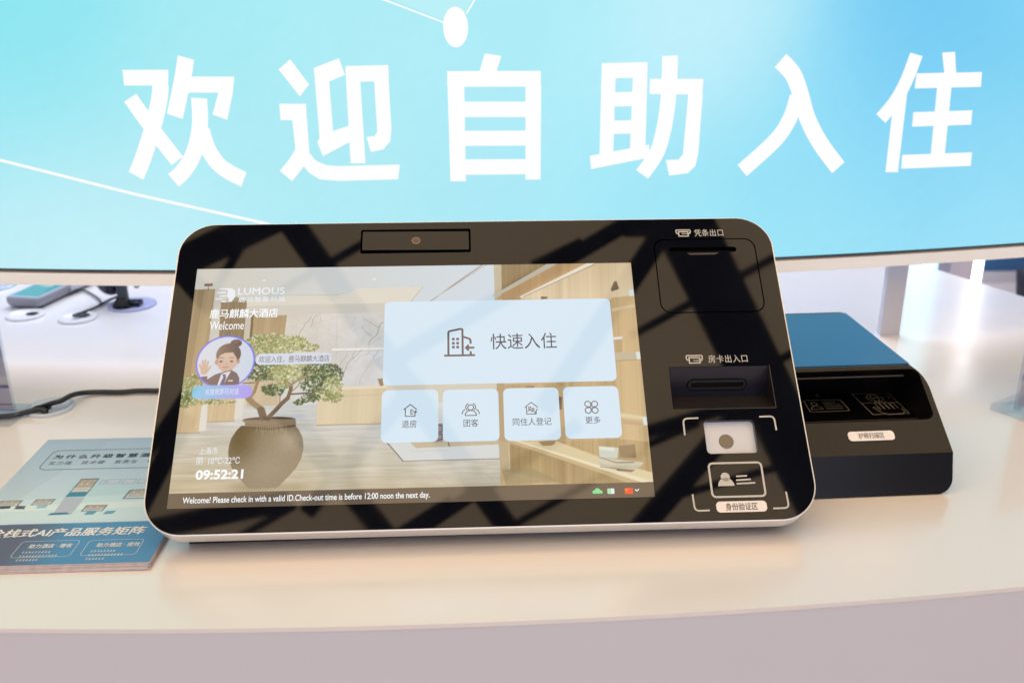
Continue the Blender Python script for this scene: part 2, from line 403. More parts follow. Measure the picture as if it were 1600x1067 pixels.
mesh_obj('side_panel', bar((1.15, yf(1.15) + .06, (FLOOR_Z - .0062) / 2), (.69, 2.08, (FLOOR_Z - .0062) / 2), .03, -FLOOR_Z - .0049), APRON, ct)

# ================================================================== the big curved welcome screen
def ys(x): return 1.312 + .105 * (x + .3) ** 2
sx0, sx1, sz0, sz1 = -1.45, 1.15, .1465, 1.22
wd_ = thing('welcome_screen', 'huge curved light blue screen with white Chinese welcome characters', 'display screen', (-.2, 1.36, 0))
Wg, Hg = 260, 110
gx = np.linspace(sx0, sx1, Wg); gz = np.linspace(sz1, sz0, Hg); GX, GZ = np.meshgrid(gx, gz)
pos = np.stack([GX, ys(GX), GZ], -1)
def blend(stops, X, Z):
    tot = 0; acc = 0
    for (x, z), c, s in stops:
        wt = np.exp(-(((X - x) / s) ** 2 + ((Z - z) / s) ** 2)) + 1e-5
        acc = acc + wt[..., None] * np.array(c, float); tot = tot + wt
    return acc / tot[..., None]
STOPS = [((-0.6551,0.4965), (128, 229, 240), .13), ((-0.6414,0.3813), (150, 232, 242), .13), ((-0.6222,0.2316), (203, 241, 248), .14), ((-0.4994,0.186), (200, 242, 250), .12),
 ((-0.3937,0.463), (165, 236, 243), .13), ((-0.4112,0.3123), (176, 236, 244), .13), ((-0.2124,0.2578), (178, 236, 245), .14), ((-0.1652,0.4774), (176, 238, 246), .13),
 ((-0.0152,0.3602), (176, 236, 248), .14), ((0.0539,0.4916), (170, 238, 248), .12), ((0.2265,0.4739), (200, 242, 252), .12), ((0.2894,0.4568), (196, 240, 251), .1),
 ((0.1832,0.2502), (160, 232, 248), .14), ((0.4007,0.3345), (146, 224, 248), .13), ((0.5434,0.4191), (120, 205, 246), .12), ((0.5814,0.2925), (132, 212, 248), .12),
 ((0.6009,0.4866), (98, 192, 242), .10), ((0.7169,0.4509), (118, 208, 244), .12), ((0.7291,0.2774), (140, 218, 248), .12), ((0.4954,0.1823), (156, 228, 247), .12), ((0.7477,0.1789), (158, 226, 248), .12),
 ((0.0014,0.2272), (172, 234, 247), .13), ((-1.2, .5), (152, 230, 243), .3), ((-1.2, .2), (190, 238, 246), .2), ((1.0, .4), (120, 205, 245), .2), ((-.5, .95), (142, 227, 243), .3), ((.5, .95), (140, 215, 246), .3)]
cl = lin(blend(STOPS, GX, GZ) * .85 + .15 * np.array([172., 231, 247]) + (noise2(Wg, Hg, 9, 5) * 2.5)[..., None] + RNG.normal(0, .5, GX.shape)[..., None])
DISP = glow_attr('led_display_glow', rough=.55, spec=.15)
picture_mesh('display', cl, pos, DISP, wd_)
def on_screen(vf, off):
    v, f = vf
    return [(x, ys(x) - off, z) for x, z, _ in v], f
WHITE_LED = glow('white_led_glow', (1, 1, 1), 1.0, rough=.55, spec=.15)
PALE_LED = glow('pale_led_glow', L3((205, 244, 250)), 1.0, rough=.55, spec=.15)
CHAR_STROKES = {
 '欢': [('p', [(-0.5175,0.4233),(-0.4552,0.4231),(-0.4583,0.4028),(-0.518,0.403)]), ('r', [(-0.4679,0.4053),(-0.4724,0.3853),(-0.4808,0.362),(-0.4926,0.3342),(-0.5072,0.3037),(-0.5193,0.282)], 0.0220), ('r', [(-0.512,0.3871),(-0.4903,0.3505),(-0.4586,0.3023)], 0.0211), ('r', [(-0.4295,0.4385),(-0.4364,0.4143),(-0.4448,0.3894),(-0.4544,0.3624)], 0.0220), ('p', [(-0.4347,0.4143),(-0.3676,0.4139),(-0.3721,0.3923),(-0.3833,0.3574),(-0.4025,0.3647),(-0.3914,0.3933),(-0.4386,0.3935)]), ('r', [(-0.4182,0.3863),(-0.4206,0.3554),(-0.428,0.3275),(-0.4398,0.3036),(-0.4545,0.286),(-0.4674,0.2758)], 0.0216), ('r', [(-0.4197,0.3447),(-0.414,0.3188),(-0.4022,0.2982),(-0.3867,0.2858),(-0.369,0.2769)], 0.0220), ],
 '迎': [('p', [(-0.3077,0.4226),(-0.2912,0.4356),(-0.2688,0.4029),(-0.2825,0.3876)]), ('p', [(-0.3109,0.3781),(-0.2751,0.3779),(-0.2756,0.3563),(-0.3111,0.3565)]), ('p', [(-0.2953,0.359),(-0.2753,0.3588),(-0.2757,0.3106),(-0.2942,0.3107)]), ('r', [(-0.2833,0.315),(-0.2957,0.2976),(-0.3104,0.281)], 0.0211), ('p', [(-0.2858,0.3107),(-0.2756,0.3123),(-0.2676,0.3018),(-0.254,0.2955),(-0.2365,0.294),(-0.1528,0.2953),(-0.156,0.275),(-0.2379,0.2737),(-0.2643,0.2762),(-0.2778,0.2851),(-0.2897,0.3006)]), ('p', [(-0.2607,0.4243),(-0.2267,0.4363),(-0.2201,0.4149),(-0.2415,0.4068),(-0.2411,0.3414),(-0.2197,0.3485),(-0.219,0.327),(-0.2575,0.3078),(-0.2635,0.3266),(-0.26,0.333)]), ('p', [(-0.2189,0.4264),(-0.1619,0.4272),(-0.1621,0.4065),(-0.2001,0.4061),(-0.1998,0.2976),(-0.22,0.2978)]), ('p', [(-0.1816,0.4084),(-0.1624,0.409),(-0.1618,0.3449),(-0.1639,0.3277),(-0.1737,0.3166),(-0.1914,0.3128),(-0.1963,0.3333),(-0.1849,0.3345),(-0.1812,0.34)]), ],
 '自': [('p', [(-0.0334,0.4407),(-0.0113,0.4372),(-0.0184,0.4166),(-0.0411,0.4169)]), ('p', [(-0.0839,0.4186),(0.0415,0.4176),(0.0415,0.3971),(-0.0845,0.3982)]), ('p', [(-0.084,0.3999),(-0.0617,0.3997),(-0.0625,0.2709),(-0.0839,0.2713)]), ('p', [(0.0207,0.3987),(0.042,0.3984),(0.0415,0.2713),(0.0205,0.2717)]), ('p', [(-0.0626,0.3787),(0.0211,0.3776),(0.0211,0.3571),(-0.0631,0.3583)]), ('p', [(-0.0627,0.3399),(0.021,0.339),(0.021,0.3186),(-0.0627,0.3195)]), ('p', [(-0.0627,0.3011),(0.021,0.3001),(0.0209,0.2793),(-0.0628,0.2799)]), ],
 '助': [('p', [(0.1237,0.4265),(0.1862,0.4269),(0.1867,0.4068),(0.1238,0.4065)]), ('p', [(0.1237,0.4077),(0.143,0.4075),(0.1429,0.307),(0.1237,0.3012)]), ('p', [(0.1668,0.4071),(0.1867,0.4068),(0.1881,0.3086),(0.1663,0.3109)]), ('p', [(0.1423,0.3881),(0.1679,0.3881),(0.1677,0.3693),(0.1424,0.3693)]), ('p', [(0.1425,0.3503),(0.168,0.3503),(0.1677,0.3324),(0.1426,0.3321)]), ('p', [(0.1102,0.3028),(0.1928,0.3165),(0.1953,0.2987),(0.1124,0.2845)]), ('r', [(0.2167,0.4349),(0.2174,0.4034),(0.2165,0.3692),(0.2123,0.3346),(0.2038,0.3038),(0.1849,0.2752)], 0.0216), ('p', [(0.1903,0.4051),(0.2648,0.4039),(0.2643,0.383),(0.1907,0.3851)]), ('p', [(0.2448,0.3859),(0.2651,0.3855),(0.2638,0.3032),(0.2607,0.2853),(0.2502,0.2752),(0.2236,0.2728),(0.2179,0.2946),(0.2362,0.295),(0.2418,0.302)]), ],
 '入': [('r', [(0.3724,0.4263),(0.3916,0.4081),(0.4048,0.3828),(0.4193,0.3473),(0.4422,0.3118),(0.4734,0.276)], 0.0230), ('r', [(0.4011,0.3785),(0.3937,0.3489),(0.3749,0.3182),(0.3295,0.2766)], 0.0220), ],
 '住': [('r', [(0.5717,0.4311),(0.5621,0.3969),(0.549,0.3685),(0.5299,0.3439)], 0.0201), ('p', [(0.546,0.3654),(0.5653,0.3814),(0.567,0.266),(0.5473,0.2668)]), ('p', [(0.6106,0.433),(0.6303,0.4336),(0.6373,0.4032),(0.6188,0.4036)]), ('p', [(0.5755,0.4054),(0.6775,0.405),(0.6796,0.3844),(0.5757,0.3847)]), ('p', [(0.5786,0.3516),(0.6716,0.3516),(0.6731,0.331),(0.5797,0.3312)]), ('p', [(0.57,0.2911),(0.6817,0.2906),(0.6831,0.2707),(0.5714,0.271)]), ('p', [(0.61,0.387),(0.6326,0.3864),(0.6378,0.2895),(0.6152,0.2904)]), ],
}
def smooth_path(P, sub=5):
    P = [Vector(p) for p in P]; r = []
    for i in range(len(P) - 1):
        p0, p1, p2, p3 = P[max(0, i - 1)], P[i], P[i + 1], P[min(len(P) - 1, i + 2)]
        for k in range(sub):
            t = k / sub; r.append(.5 * (2 * p1 + (p2 - p0) * t + (2 * p0 - 5 * p1 + 4 * p2 - p3) * t * t + (-p0 + 3 * p1 - 3 * p2 + p3) * t ** 3))
    return [tuple(p) for p in r + [P[-1]]]
for chx, strokes in CHAR_STROKES.items():
    V_, F_ = [], []
    for k, st_ in enumerate(strokes):
        v_, f_ = on_screen(flat(st_[1]) if st_[0] == 'p' else ribbon(smooth_path(st_[1]), st_[2]), .0020 + k * .00012)
        F_ += [tuple(i_ + len(V_) for i_ in q_) for q_ in f_]; V_ += v_
    mesh_obj('character', (V_, F_), WHITE_LED, wd_, label='white character ' + chx)
mesh_obj('line_graphic', on_screen(ribbon([(-0.846,0.3347), (-0.7114,0.3031), (-0.5262,0.2565), (-0.3412,0.2135), ((-0.1457,0.1556))], .004), .0015), WHITE_LED, wd_)
mesh_obj('line_graphic', on_screen(ribbons([[(-0.196,0.5202), (-0.1594,0.5074), (-0.0862,0.48)], [(-0.0565,0.4909), (-0.0453,0.5082), (-0.0366,0.5238)]], .0022), .0015), WHITE_LED, wd_)
mesh_obj('line_graphic', on_screen(flat([(-0.1546,0.5199), (-0.1486,0.5074), (-0.0861,0.4831), (-0.0582,0.4925), (-0.0486,0.5082), (-0.0425,0.5192)]), .0008), glow('soft_led_patch', L3((186, 240, 247)), 1, rough=.55, spec=.15), wd_)
dc = (-0.0712,0.4742)
mesh_obj('dot_graphic', on_screen(flat(circ(dc[0], dc[1], .0165, 40, .0255)), .0020), WHITE_LED, wd_)
# bezel, frame strip and back cover following the curve
def strip(x0, x1, z0, z1, f0, f1, n=80, lean=0):
    v, f = [], []
    for x in np.linspace(x0, x1, n):
        x = float(x)
        v += [(x, ys(x) + f0 - lean, z0), (x, ys(x) + f1, z0), (x, ys(x) + f1, z1), (x, ys(x) + f0, z1)]
    for i in range(n - 1):
        a = i * 4
        for k in range(4): f.append((a + k, a + (k + 1) % 4, a + 4 + (k + 1) % 4, a + 4 + k))
    f += [(0, 1, 2, 3), tuple((n - 1) * 4 + k for k in range(4))]
    return v, f
mesh_obj('bezel', strip(sx0, sx1, .1442, .1462, -.002, .02), mat('teal_black_bezel', (.004, .03, .04), .25), wd_)
mesh_obj('frame', strip(sx0 - .01, sx1 + .01, .1262, .1412, -.004, .06, lean=.009), GREY_FRAME, wd_, bevel=.0006)
mesh_obj('frame_trim', strip(sx0, sx1, .1415, .1440, -.003, .03), mat('warm_grey_trim', (.34, .27, .25), .3, metal=.5), wd_)
mesh_obj('back_cover', strip(sx0 - .01, sx1 + .01, .1445, 1.24, .022, .075), GREY_FRAME, wd_)
mesh_obj('top_trim', strip(sx0 - .01, sx1 + .01, 1.2215, 1.24, -.006, .0215), GREY_FRAME, wd_)
for lx in (.600, -1.15):
    mesh_obj('leg', box(lx - .0155, lx + .0155, 1.4175, 1.432, .0015, .127) if lx > 0 else box(lx - .0155, lx + .0155, 1.4175, 1.432, .0015, .127), mat('lavender_grey_leg', (.58, .59, .68), .4), wd_, bevel=.001)
    mesh_obj('foot_plate', box(lx - .0165, lx + .0165, 1.4165, 1.434, 0.0002, .0015), GREY_FRAME, wd_)

# ================================================================== the check-in kiosk
FBv, FU, FV, FN = Vector((-0.33548,0.80891,0.04826)), Vector((0.99911,0.04210,-0.00396)), Vector((-0.02745,0.71706,0.69647)), Vector((0.03216,-0.69574,0.71758))
FM = Matrix(((FU.x, FV.x, FN.x, FBv.x), (FU.y, FV.y, FN.y, FBv.y), (FU.z, FV.z, FN.z, FBv.z), (0, 0, 0, 1)))
kiosk = thing('check_in_kiosk', 'black glass self check-in kiosk leaning back on the counter, lobby picture on its screen', 'check-in kiosk', tuple(FM @ Vector((.308, .1, -.1)) * 1)[:2] + (0,), math.radians(2.4))
def kp(name, vf, m, parent=None, label=None, **k): return mesh_obj(name, vf, m, parent or kiosk, FM, label=label, **k)
A0, B0, A1, B1, RAD = -.0222, -.0252, .6378, .3245, .0375
faceo = rrect(A0, B0, A1, B1, RAD, 14)
cam_r = (0.1760,0.2845,0.2986,0.3155)
prn = (0.5036,0.2038,0.6189,0.2980)
crd = (0.5038,0.0917,0.6119,0.1401)
win = (0.5341,0.0433,0.5862,0.0790)
g = .0013
h_cam = rrect(*cam_r, .002, 4); h_prn = rrect(*prn, .0125, 8); h_crd = rrect(*crd, .0025, 4); h_win = rrect(*win, .004, 6)
kp('cover_glass', slab(faceo, -.005, 0, [h_cam, h_prn, h_crd, h_win]), GLASS_BLACK, bevel=.0004)
def off(r, d): return (r[0] - d, r[1] - d, r[2] + d, r[3] + d)
fo = rrect(A0 - .0016, B0 - .0016, A1 + .0016, B1 + .0016, RAD + .0016, 14)
fo1 = rrect(A0 - .0004, B0 - .0004, A1 + .0004, B1 + .0004, RAD + .0004, 14)
kp('frame', join(wall(fo1, -.0008, -.0012, fo), wall(fo, -.0012, -.0235), wall(fo1, -.0008, -.005), wall(fo, -.0235, -.0242, rrect(A0 + .002, B0 + .002, A1 - .002, B1 - .002, RAD - .002, 14))), SILVER, smooth=False)
bo1 = rrect(A0 + .002, B0 + .002, A1 - .002, B1 - .002, RAD - .002, 14); bo2 = rrect(A0 + .03, B0 + .03, A1 - .03, B1 - .03, RAD - .01, 14)
kp('back_shell', join(wall(bo1, -.0243, -.034), wall(bo1, -.034, -.055, bo2), flat(bo2, -.055)), SHELL_DARK)
# foot and stand
bx0, by0 = -.285, .818
mesh_obj('base_plate', slab([(-.325, .8235), (.272, .850), (.25, 1.03), (-.30, 1.01)], .0002, .0070), SHELL_DARK, kiosk, bevel=.001)
mesh_obj('stand', (lambda v: (v, [(0, 1, 2, 3), (4, 5, 6, 7), (0, 1, 5, 4), (1, 2, 6, 5), (2, 3, 7, 6), (3, 0, 4, 7)]))(
    [(-.18, .95, .0071), (.17, .965, .0071), (.165, 1.02, .0071), (-.18, 1.005, .0071), (-.16, .99, .10), (.15, 1.003, .10), (.15, 1.03, .125), (-.16, 1.017, .125)]), SHELL_DARK, kiosk)

# --- camera module
kp('camera_housing', join(wall(h_cam, -.005, -.016), flat(h_cam, -.016)), BLACK_GAP)
ci = (cam_r[0] + .0022, cam_r[1] + .0042, cam_r[2] - .0022, cam_r[3] - .0024)
cmx, cmy = (ci[0] + ci[2]) / 2, (ci[1] + ci[3]) / 2
tilt = Matrix.Translation((cmx, cmy, -.001)) @ Matrix.Rotation(math.radians(-2.2), 4, 'X') @ Matrix.Rotation(math.radians(.8), 4, 'Y') @ Matrix.Translation((-cmx, -cmy, .001))
cv = slab(rrect(*ci, .0012, 4), -.007, -.0006)
cmod = kp('camera_module', ([tuple(tilt @ Vector(p)) for p in cv[0]], cv[1]), GLASS_BLACK)
lc = (0.2375,0.3007)
LENS = mat('brown_lens_coating', (.16, .11, .08), .2)
lens = flat(circ(lc[0], lc[1], .0050, 28), -.0003)
kp('lens', ([tuple(tilt @ Vector(p)) for p in lens[0]], lens[1]), LENS, cmod)
ln2 = flat(circ(lc[0], lc[1], .0030, 24), -.0001)
kp('lens_core', ([tuple(tilt @ Vector(p)) for p in ln2[0]], ln2[1]), mat('dim_lens_core', (.09, .06, .05), .15), cmod)

# --- receipt printer cover
kp('printer_bay', join(wall(h_prn, -.005, -.012), flat(h_prn, -.012)), BLACK_GAP)
pi_ = rrect(*off(prn, -g), .0115, 8)
slot_r = (0.5214,0.2804,0.5970,0.2871)
h_sl = rrect(*slot_r, .004, 6)
pc = kp('printer_cover', slab(pi_, -.008, -.0002, [h_sl]), GLASS_BLACK, label='black hinged cover of the receipt printer', bevel=.0003)
kp('paper_slot', join(wall(h_sl, -.0005, -.0075), flat(h_sl, -.0075)), BLACK_GAP, pc)
kp('tear_lip', slab([(0.5401,0.279), (0.5441,0.2765), (0.5717,0.2768), (0.5763,0.2793)], -.0001, .0006), mat('grey_tear_lip', (.03, .03, .032), .35), pc)

# --- card slot recess with leaning back plate
px0, py0, px1, py1 = crd
pb = py0 + .0248; dp = -.026; rx = 0.0
Vc = [(px0, py1, -.0008), (px1, py1, -.0008), (px1 - rx, pb, dp), (px0, pb, dp), (px0, py0, -.0008), (px1, py0, -.0008)]
kp('card_recess', (Vc, [(3, 2, 5, 4), (1, 5, 2), (0, 3, 4)]), mat('recess_floor_plastic', (.016, .013, .011), .3))
p_up = (Vector(Vc[0]) - Vector(Vc[3])); Lp = p_up.length; p_up.normalize(); p_rt = Vector((1, 0, 0)); p_n = p_rt.cross(p_up)
PM = FM @ Matrix(((1, p_up.x, p_n.x, Vc[3][0]), (0, p_up.y, p_n.y, Vc[3][1]), (0, p_up.z, p_n.z, Vc[3][2]), (0, 0, 0, 1)))
plo = [(0, 0), (px1 - px0 - rx, 0), (px1 - px0, Lp), (0, Lp)]
slr = (.0215, Lp * .20, .0862, Lp * .60)
h_b = rrect(*slr, .02, 8)
cpn = mesh_obj('card_reader_plate', flat(plo, .0003, [h_b]), mat('blue_black_plastic', (.008, .009, .020), .3), kiosk, PM)
b_in = rrect(*off(slr, -.0012), .02, 8)
sin_ = (slr[0] + .005, Lp * .33, slr[2] - .004, Lp * .48)
mesh_obj('slot_groove', join(wall(h_b, .0003, -.002), flat(h_b, -.002)), BLACK_GAP, cpn, PM)
mesh_obj('slot_bezel', slab(b_in, -.0015, .0010, [rrect(*sin_, .001, 3)]), mat('grey_black_bezel', (.010, .010, .012), .35), cpn, PM, bevel=.0003)
kp('recess_edge', ribbons([([(px0, py1, ), (px0, py0), (px1, py0), (px1, py1)], False)], .0006, .0004), mat('dim_edge_trim', (.045, .042, .042), .3), None)

# --- scan window
kp('scan_window', join(wall(h_win, -.0006, -.006), flat(h_win, -.006)), mat('milky_window_panel', (.64, .69, .78), .22), label='milky white scan window')
wc = (0.5576,0.0591)
kp('scan_dot', flat(circ(wc[0] - .001, wc[1] - .001, .0077, 32), -.0057), mat('taupe_dot', (.20, .17, .13), .5))
# --- printed marks on the glass
PL = .0022
def bracket(p0, pc_, p1, r=.005):
    p0, pc_, p1 = Vector(p0), Vector(pc_), Vector(p1); d0 = (p0 - pc_).normalized(); d1 = (p1 - pc_).normalized(); pts = [p0]
    a, b = pc_ + d0 * r, pc_ + d1 * r
    for k in range(7):
        t = k / 6; pts.append((1 - t) ** 2 * a + 2 * t * (1 - t) * pc_ + t * t * b)
    return pts + [p1]
for tr in ([(0.5133,0.0636), (0.5134,0.0818), (0.5294,0.0821)], [(0.5927,0.0821), (0.6081,0.0824), (0.6084,0.067)], [(0.5139,0.0016), (0.5144,-0.0153), (0.5291,-0.015)], [(0.6078,0.0019), (0.6084,-0.0145), (0.5923,-0.0147)]):
    kp('corner_mark', ribbon(bracket(*tr), .0017, .0002), PRINT_WHITE)
idr = (0.5336,-0.0018,0.5870,0.0331)
hd = (0.5489,0.0186)
def dome(cx, cy, rw, h): return [(cx - rw, cy)] + arcpts(cx, cy, rw, 180, 0, 14, h)[1:-1] + [(cx + rw, cy)]
kp('id_card_symbol', join(ribbon(rrect(*idr, .004, 5), .0020, .0002, True), flat(circ(hd[0], hd[1], .0046, 20), .00022), flat(dome((0.5489,0.0093)[0], (0.5489,0.0093)[1], .0082, .0085), .00022),
   ribbons([[(0.5599,0.019), (0.571,0.0194)], [(0.5594,0.015), (0.5744,0.0156)], [(0.5595,0.0114), (0.5783,0.0119)]], .0016, .0002)), PRINT_WHITE)
st = (0.5359,-0.0176,0.5863,-0.0066)
stk = kp('sticker', slab(rrect(*st, .004, 6), .0002, .0007), STICKER, label='white sticker reading 身份验证区')
kp('caption', text_fit('身份验证区', (0.5451,-0.0158,0.5770,-0.0084), .0009, bold=.006), INK, stk)
def receipt_icon(x0, y0, x1, y1):
    wv = x1 - x0; hv = y1 - y0
    return ribbons([([(x0 + wv * .16, y0 + hv * .40), (x0 + wv * .06, y0 + hv * .40), (x0, y0 + hv * .6), (x0, y1 - hv * .1), (x0 + wv * .05, y1), (x1 - wv * .05, y1), (x1, y1 - hv * .1), (x1, y0 + hv * .6), (x1 - wv * .06, y0 + hv * .4), (x1 - wv * .16, y0 + hv * .4)], False),
      ([(x0 + wv * .17, y0 + hv * .72), (x0 + wv * .17, y0), (x1 - wv * .17, y0), (x1 - wv * .17, y0 + hv * .72)], True)], .0013, .0002)
ri = (0.5311,0.3016,0.5472,0.3097)
kp('receipt_symbol', join(receipt_icon(*ri), ribbons([[(ri[0] + .006, ri[1] + .0052), (ri[0] + .012, ri[1] + .0052)], [(ri[0] + .006, ri[1] + .0030), (ri[0] + .015, ri[1] + .0030)]], .0009, .0003)), PRINT_WHITE)
kp('caption', text_fit('凭条出口', (0.5516,0.3009,0.5846,0.3103), .0002, bold=.004, spacing=1.05), PRINT_WHITE)
cr = (0.5247,0.1442,0.5418,0.1529)
kp('card_symbol', join(receipt_icon(*cr), text_fit('card', (cr[0] + .0075, cr[1] + .0018, cr[0] + .0165, cr[1] + .0052), .0003)), PRINT_WHITE)
kp('caption', text_fit('房卡出入口', (0.5480,0.1440,0.5899,0.1530), .0002, bold=.004, spacing=1.1), PRINT_WHITE)

# --- the lobby picture on the screen
SWm, SHm = .476, .26775
cv = Canvas(1600, 900, (214, 204, 184))
exec_pic = None
def paint_lobby(cv):
    P, Ln, El = cv.poly, cv.line, cv.ell
    # ceiling with fine ribs and a stepped tray
    rib = lambda c, e, x0, x1: (lambda X, Y: grad(c, e, x0, 0, x1, 60)(X, Y) + (np.sin(X * 1.05)[..., None] * 3.2))
    P([(-22,-16),(1106,-25),(1105,178),(3,209)], rib((208, 204, 194), (210, 222, 234), 120, 1080))
    P([(328,116),(684,114),(686,175),(332,174)], (219, 213, 200)); P([(63,132),(685,133),(685,165),(67,169)], (222, 214, 200))
    P([(591,94),(826,90),(769,166),(455,166)], (226, 218, 203)); Ln([(826,90),(778,156)], 2, (176, 166, 150)); Ln([(328,116),(522,117)], 1.5, (170, 165, 158))
    P([(43,158),(688,154),(689,207),(49,210)], (208, 202, 190))
    Ln([(838,162),(1051,-4)], 3, (122, 100, 84)); Ln([(880,129),(1065,-3)], 3.5, (196, 184, 168)); Ln([(834,167),(1037,-4)], 1.5, (190, 190, 190))
    for q in ((247,53), (648,55)): El(q[0], q[1], 7, 3, (240, 240, 240))
    # back wall: wood, columns and marble
    P([(-10,86),(74,85),(94,602),(-18,599)], wood((152, 128, 92), 26, (182, 152, 106), 0, 80, 560))
    Ln([(48,71),(50,90)], 2, (90, 70, 50)); P([(33,63),(63,61),(64,73),(34,73)], (128, 92, 66))
    P([(74,85),(100,85),(112,602),(73,601)], (206, 199, 188))
    P([(100,138),(192,137),(203,364),(111,362)], wood((134, 110, 78), 20)); P([(105,138),(153,118),(192,137)], (150, 132, 106))
    P([(192,187),(221,187),(229,463),(198,462)], (200, 190, 172)); P([(213,192),(224,192),(225,365),(216,365)], (110, 84, 58))
    P([(222,198),(340,197),(345,367),(225,365)], wood((172, 143, 102), 18, (186, 158, 116), 0, 150, 300))
    mar = grad((218, 208, 194), (206, 212, 220), 360, 150, 800, 520); nz = noise2(1600, 900, 40, 8); nz2 = noise2(1600, 900, 11, 9)
    def marble(X, Y):
        i, j = np.clip(Y.astype(int), 0, 899), np.clip(X.astype(int), 0, 1599)
        return mar(X, Y) + ((nz[i, j] * 20 + nz2[i, j] * 8)[..., None] * np.array([.7, .85, 1.1]))
    P([(340,197),(695,191),(705,604),(350,626),(332,367)], marble)
    Ln([(519,203),(525,469)], 1.5, (196, 186, 172)); P([(507,333),(690,332),(690,341),(505,342)], (240, 236, 228)); Ln([(505,344),(690,343)], 1.5, (170, 160, 150))
    rr = np.random.default_rng(5)
    def vein(p, q, wd, col, al=.8, jag=9):
        a, b = np.array(p, float), np.array(q, float); n = 12; d = b - a; nn = np.array([-d[1], d[0]]) / (np.hypot(*d) + 1e-6); w_ = 0; pts = []
        for k in range(n + 1):
            w_ += rr.normal(0, jag * .22); pts.append(tuple(a + d * k / n + nn * w_ * math.sin(math.pi * k / n)))
        Ln(pts, wd, col, al)
    for pts, wd, col in (([(387,278),(428,204)], 2.5, (146, 112, 96)), ([(426,248),(448,197)], 2.5, (160, 116, 100)), ([(457,197),(448,236)], 1.8, (180, 140, 120)), ([(350,236),(415,268)], 1.5, (186, 168, 150)),
        ([(633,323),(669,253)], 2.6, (120, 104, 104)), ([(669,253),(613,215)], 2.2, (128, 112, 112)), ([(669,253),(687,235)], 2.4, (120, 104, 104)), ([(648,288),(610,246)], 2, (134, 118, 120)), ([(684,286),(633,336)], 1.6, (160, 146, 146)), ([(516,296),(641,234)], 1.2, (190, 178, 168)),
        ([(613,338),(552,431)], 2.6, (116, 104, 110)), ([(591,345),(583,377)], 2, (126, 112, 116)), ([(562,354),(526,411)], 2, (140, 124, 124)), ([(690,364),(629,418),(609,476)], 1.8, (156, 146, 150)), ([(672,344),(633,403)], 1.8, (128, 116, 124)), ([(638,353),(592,387)], 1.6, (140, 128, 132)),
        ([(411,562),(374,590)], 1.5, (150, 140, 140)), ([(443,467),(410,538)], 1.6, (170, 160, 160)), ([(492,218),(560,207)], 1.3, (186, 172, 160)), ([(488,275),(530,286)], 1.5, (180, 164, 150))):
        for a_, b_ in zip(pts[:-1], pts[1:]): vein(a_, b_, wd * .8, col, .6)
    for k in range(26):
        a_ = rr.uniform((360, 150), (760, 420)); vein(a_, a_ + rr.uniform((-70, 20), (40, 90)), 1.1, (182, 172, 166), .45, 12)
    P([(325,367),(352,367),(341,589),(313,588)], (212, 206, 196)); Ln([(338,508),(338,579)], 2.5, (90, 84, 84))
    P([(225,365),(332,367),(339,584),(226,581)], wood((206, 184, 148), 12)); 
    # floor
    def floor(X, Y):
        i, j = np.clip(Y.astype(int), 0, 899), np.clip(X.astype(int), 0, 1599)
        b = grad((206, 206, 204), (198, 180, 144), 300, 540, 260, 860)(X, Y)
        return b + (fn_[i, j] * 22)[..., None] * np.array([.9, .9, 1.1])
    fy = noise2(100, 900, 5, 21); fn_ = np.repeat(fy, 16, axis=1)[:, :1600] + noise2(1600, 900, 60, 22)
    P([(-5, 545), (1605, 545), (1605, 905), (-5, 905)], floor)
    P([(347,580),(478,582),(479,601),(327,602)], (196, 198, 200))
    for yy, wd in ((668, 3), (690, 4), (722, 4), (746, 5)):
        q = (57,693); Ln([(0, (yy - 420) * 2.42), (1040, (yy - 424) * 2.40)], wd, (226, 218, 200), .5)
    Ln([(914,841),(854,797),(786,804)], 1.5, (170, 156, 130), .6); Ln([(1032,802),(1063,825)], 1.5, (166, 146, 116), .8)
    # rug in front of the desk
    P([(709,688),(1093,683),(1091,756),(764,757)], (216, 218, 218)); Ln([(711,690),(764,755)], 3.5, (96, 80, 70)); Ln([(764,755),(1091,754)], 2.6, (120, 100, 84)); Ln([(785,721),(914,720)], 1.5, (186, 186, 186))
    P([(785,689),(1089,685),(1088,703),(807,710)], (196, 178, 146)); Ln([(915,690),(919,706)], 3, (90, 70, 55)); P([(867,624),(897,623),(897,690),(869,691)], (150, 140, 136)); Ln([(880,629),(895,630),(895,653),(880,655)], 3, (70, 60, 62)); Ln([(880,662),(895,662),(895,681),(880,682)], 3, (70, 60, 62))
    # counters
    P([(-26,510),(96,512),(79,636),(-30,638)], wood((206, 178, 134), 14)); P([(74,488),(100,489),(97,630),(74,634)], (228, 222, 212))
    P([(91,489),(192,491),(191,597),(98,600)], wood((210, 182, 138), 13)); P([(187,486),(218,487),(214,588),(188,592)], (226, 218, 204)); Ln([(-30,638),(79,638)], 2, (150, 120, 80)); Ln([(98,600),(191,599)], 2, (150, 120, 80))
    P([(465,480),(702,478),(705,620),(469,620)], wood((211, 192, 156), 10, (220, 200, 162), 0, 380, 560)); P([(538,480),(702,478),(702,489),(539,491)], (232, 216, 184)); Ln([(518,515),(703,513)], 1.4, (186, 164, 122)); Ln([(469,620),(705,619)], 2.5, (152, 122, 80))
    P([(670,453),(690,451),(691,480),(680,480)], (150, 118, 84))
    # right-hand wood wall with lit shelves
    P([(1099,-16),(1636,-16),(1619,865),(1088,852)], wood((170, 138, 94), 18, (196, 164, 116), 0, 0, 600))
    P([(1087,-3),(1115,-2),(1108,482),(1085,481)], (196, 180, 150)); P([(1116,-2),(1323,-4),(1114,114)], wood((146, 120, 80), 16))
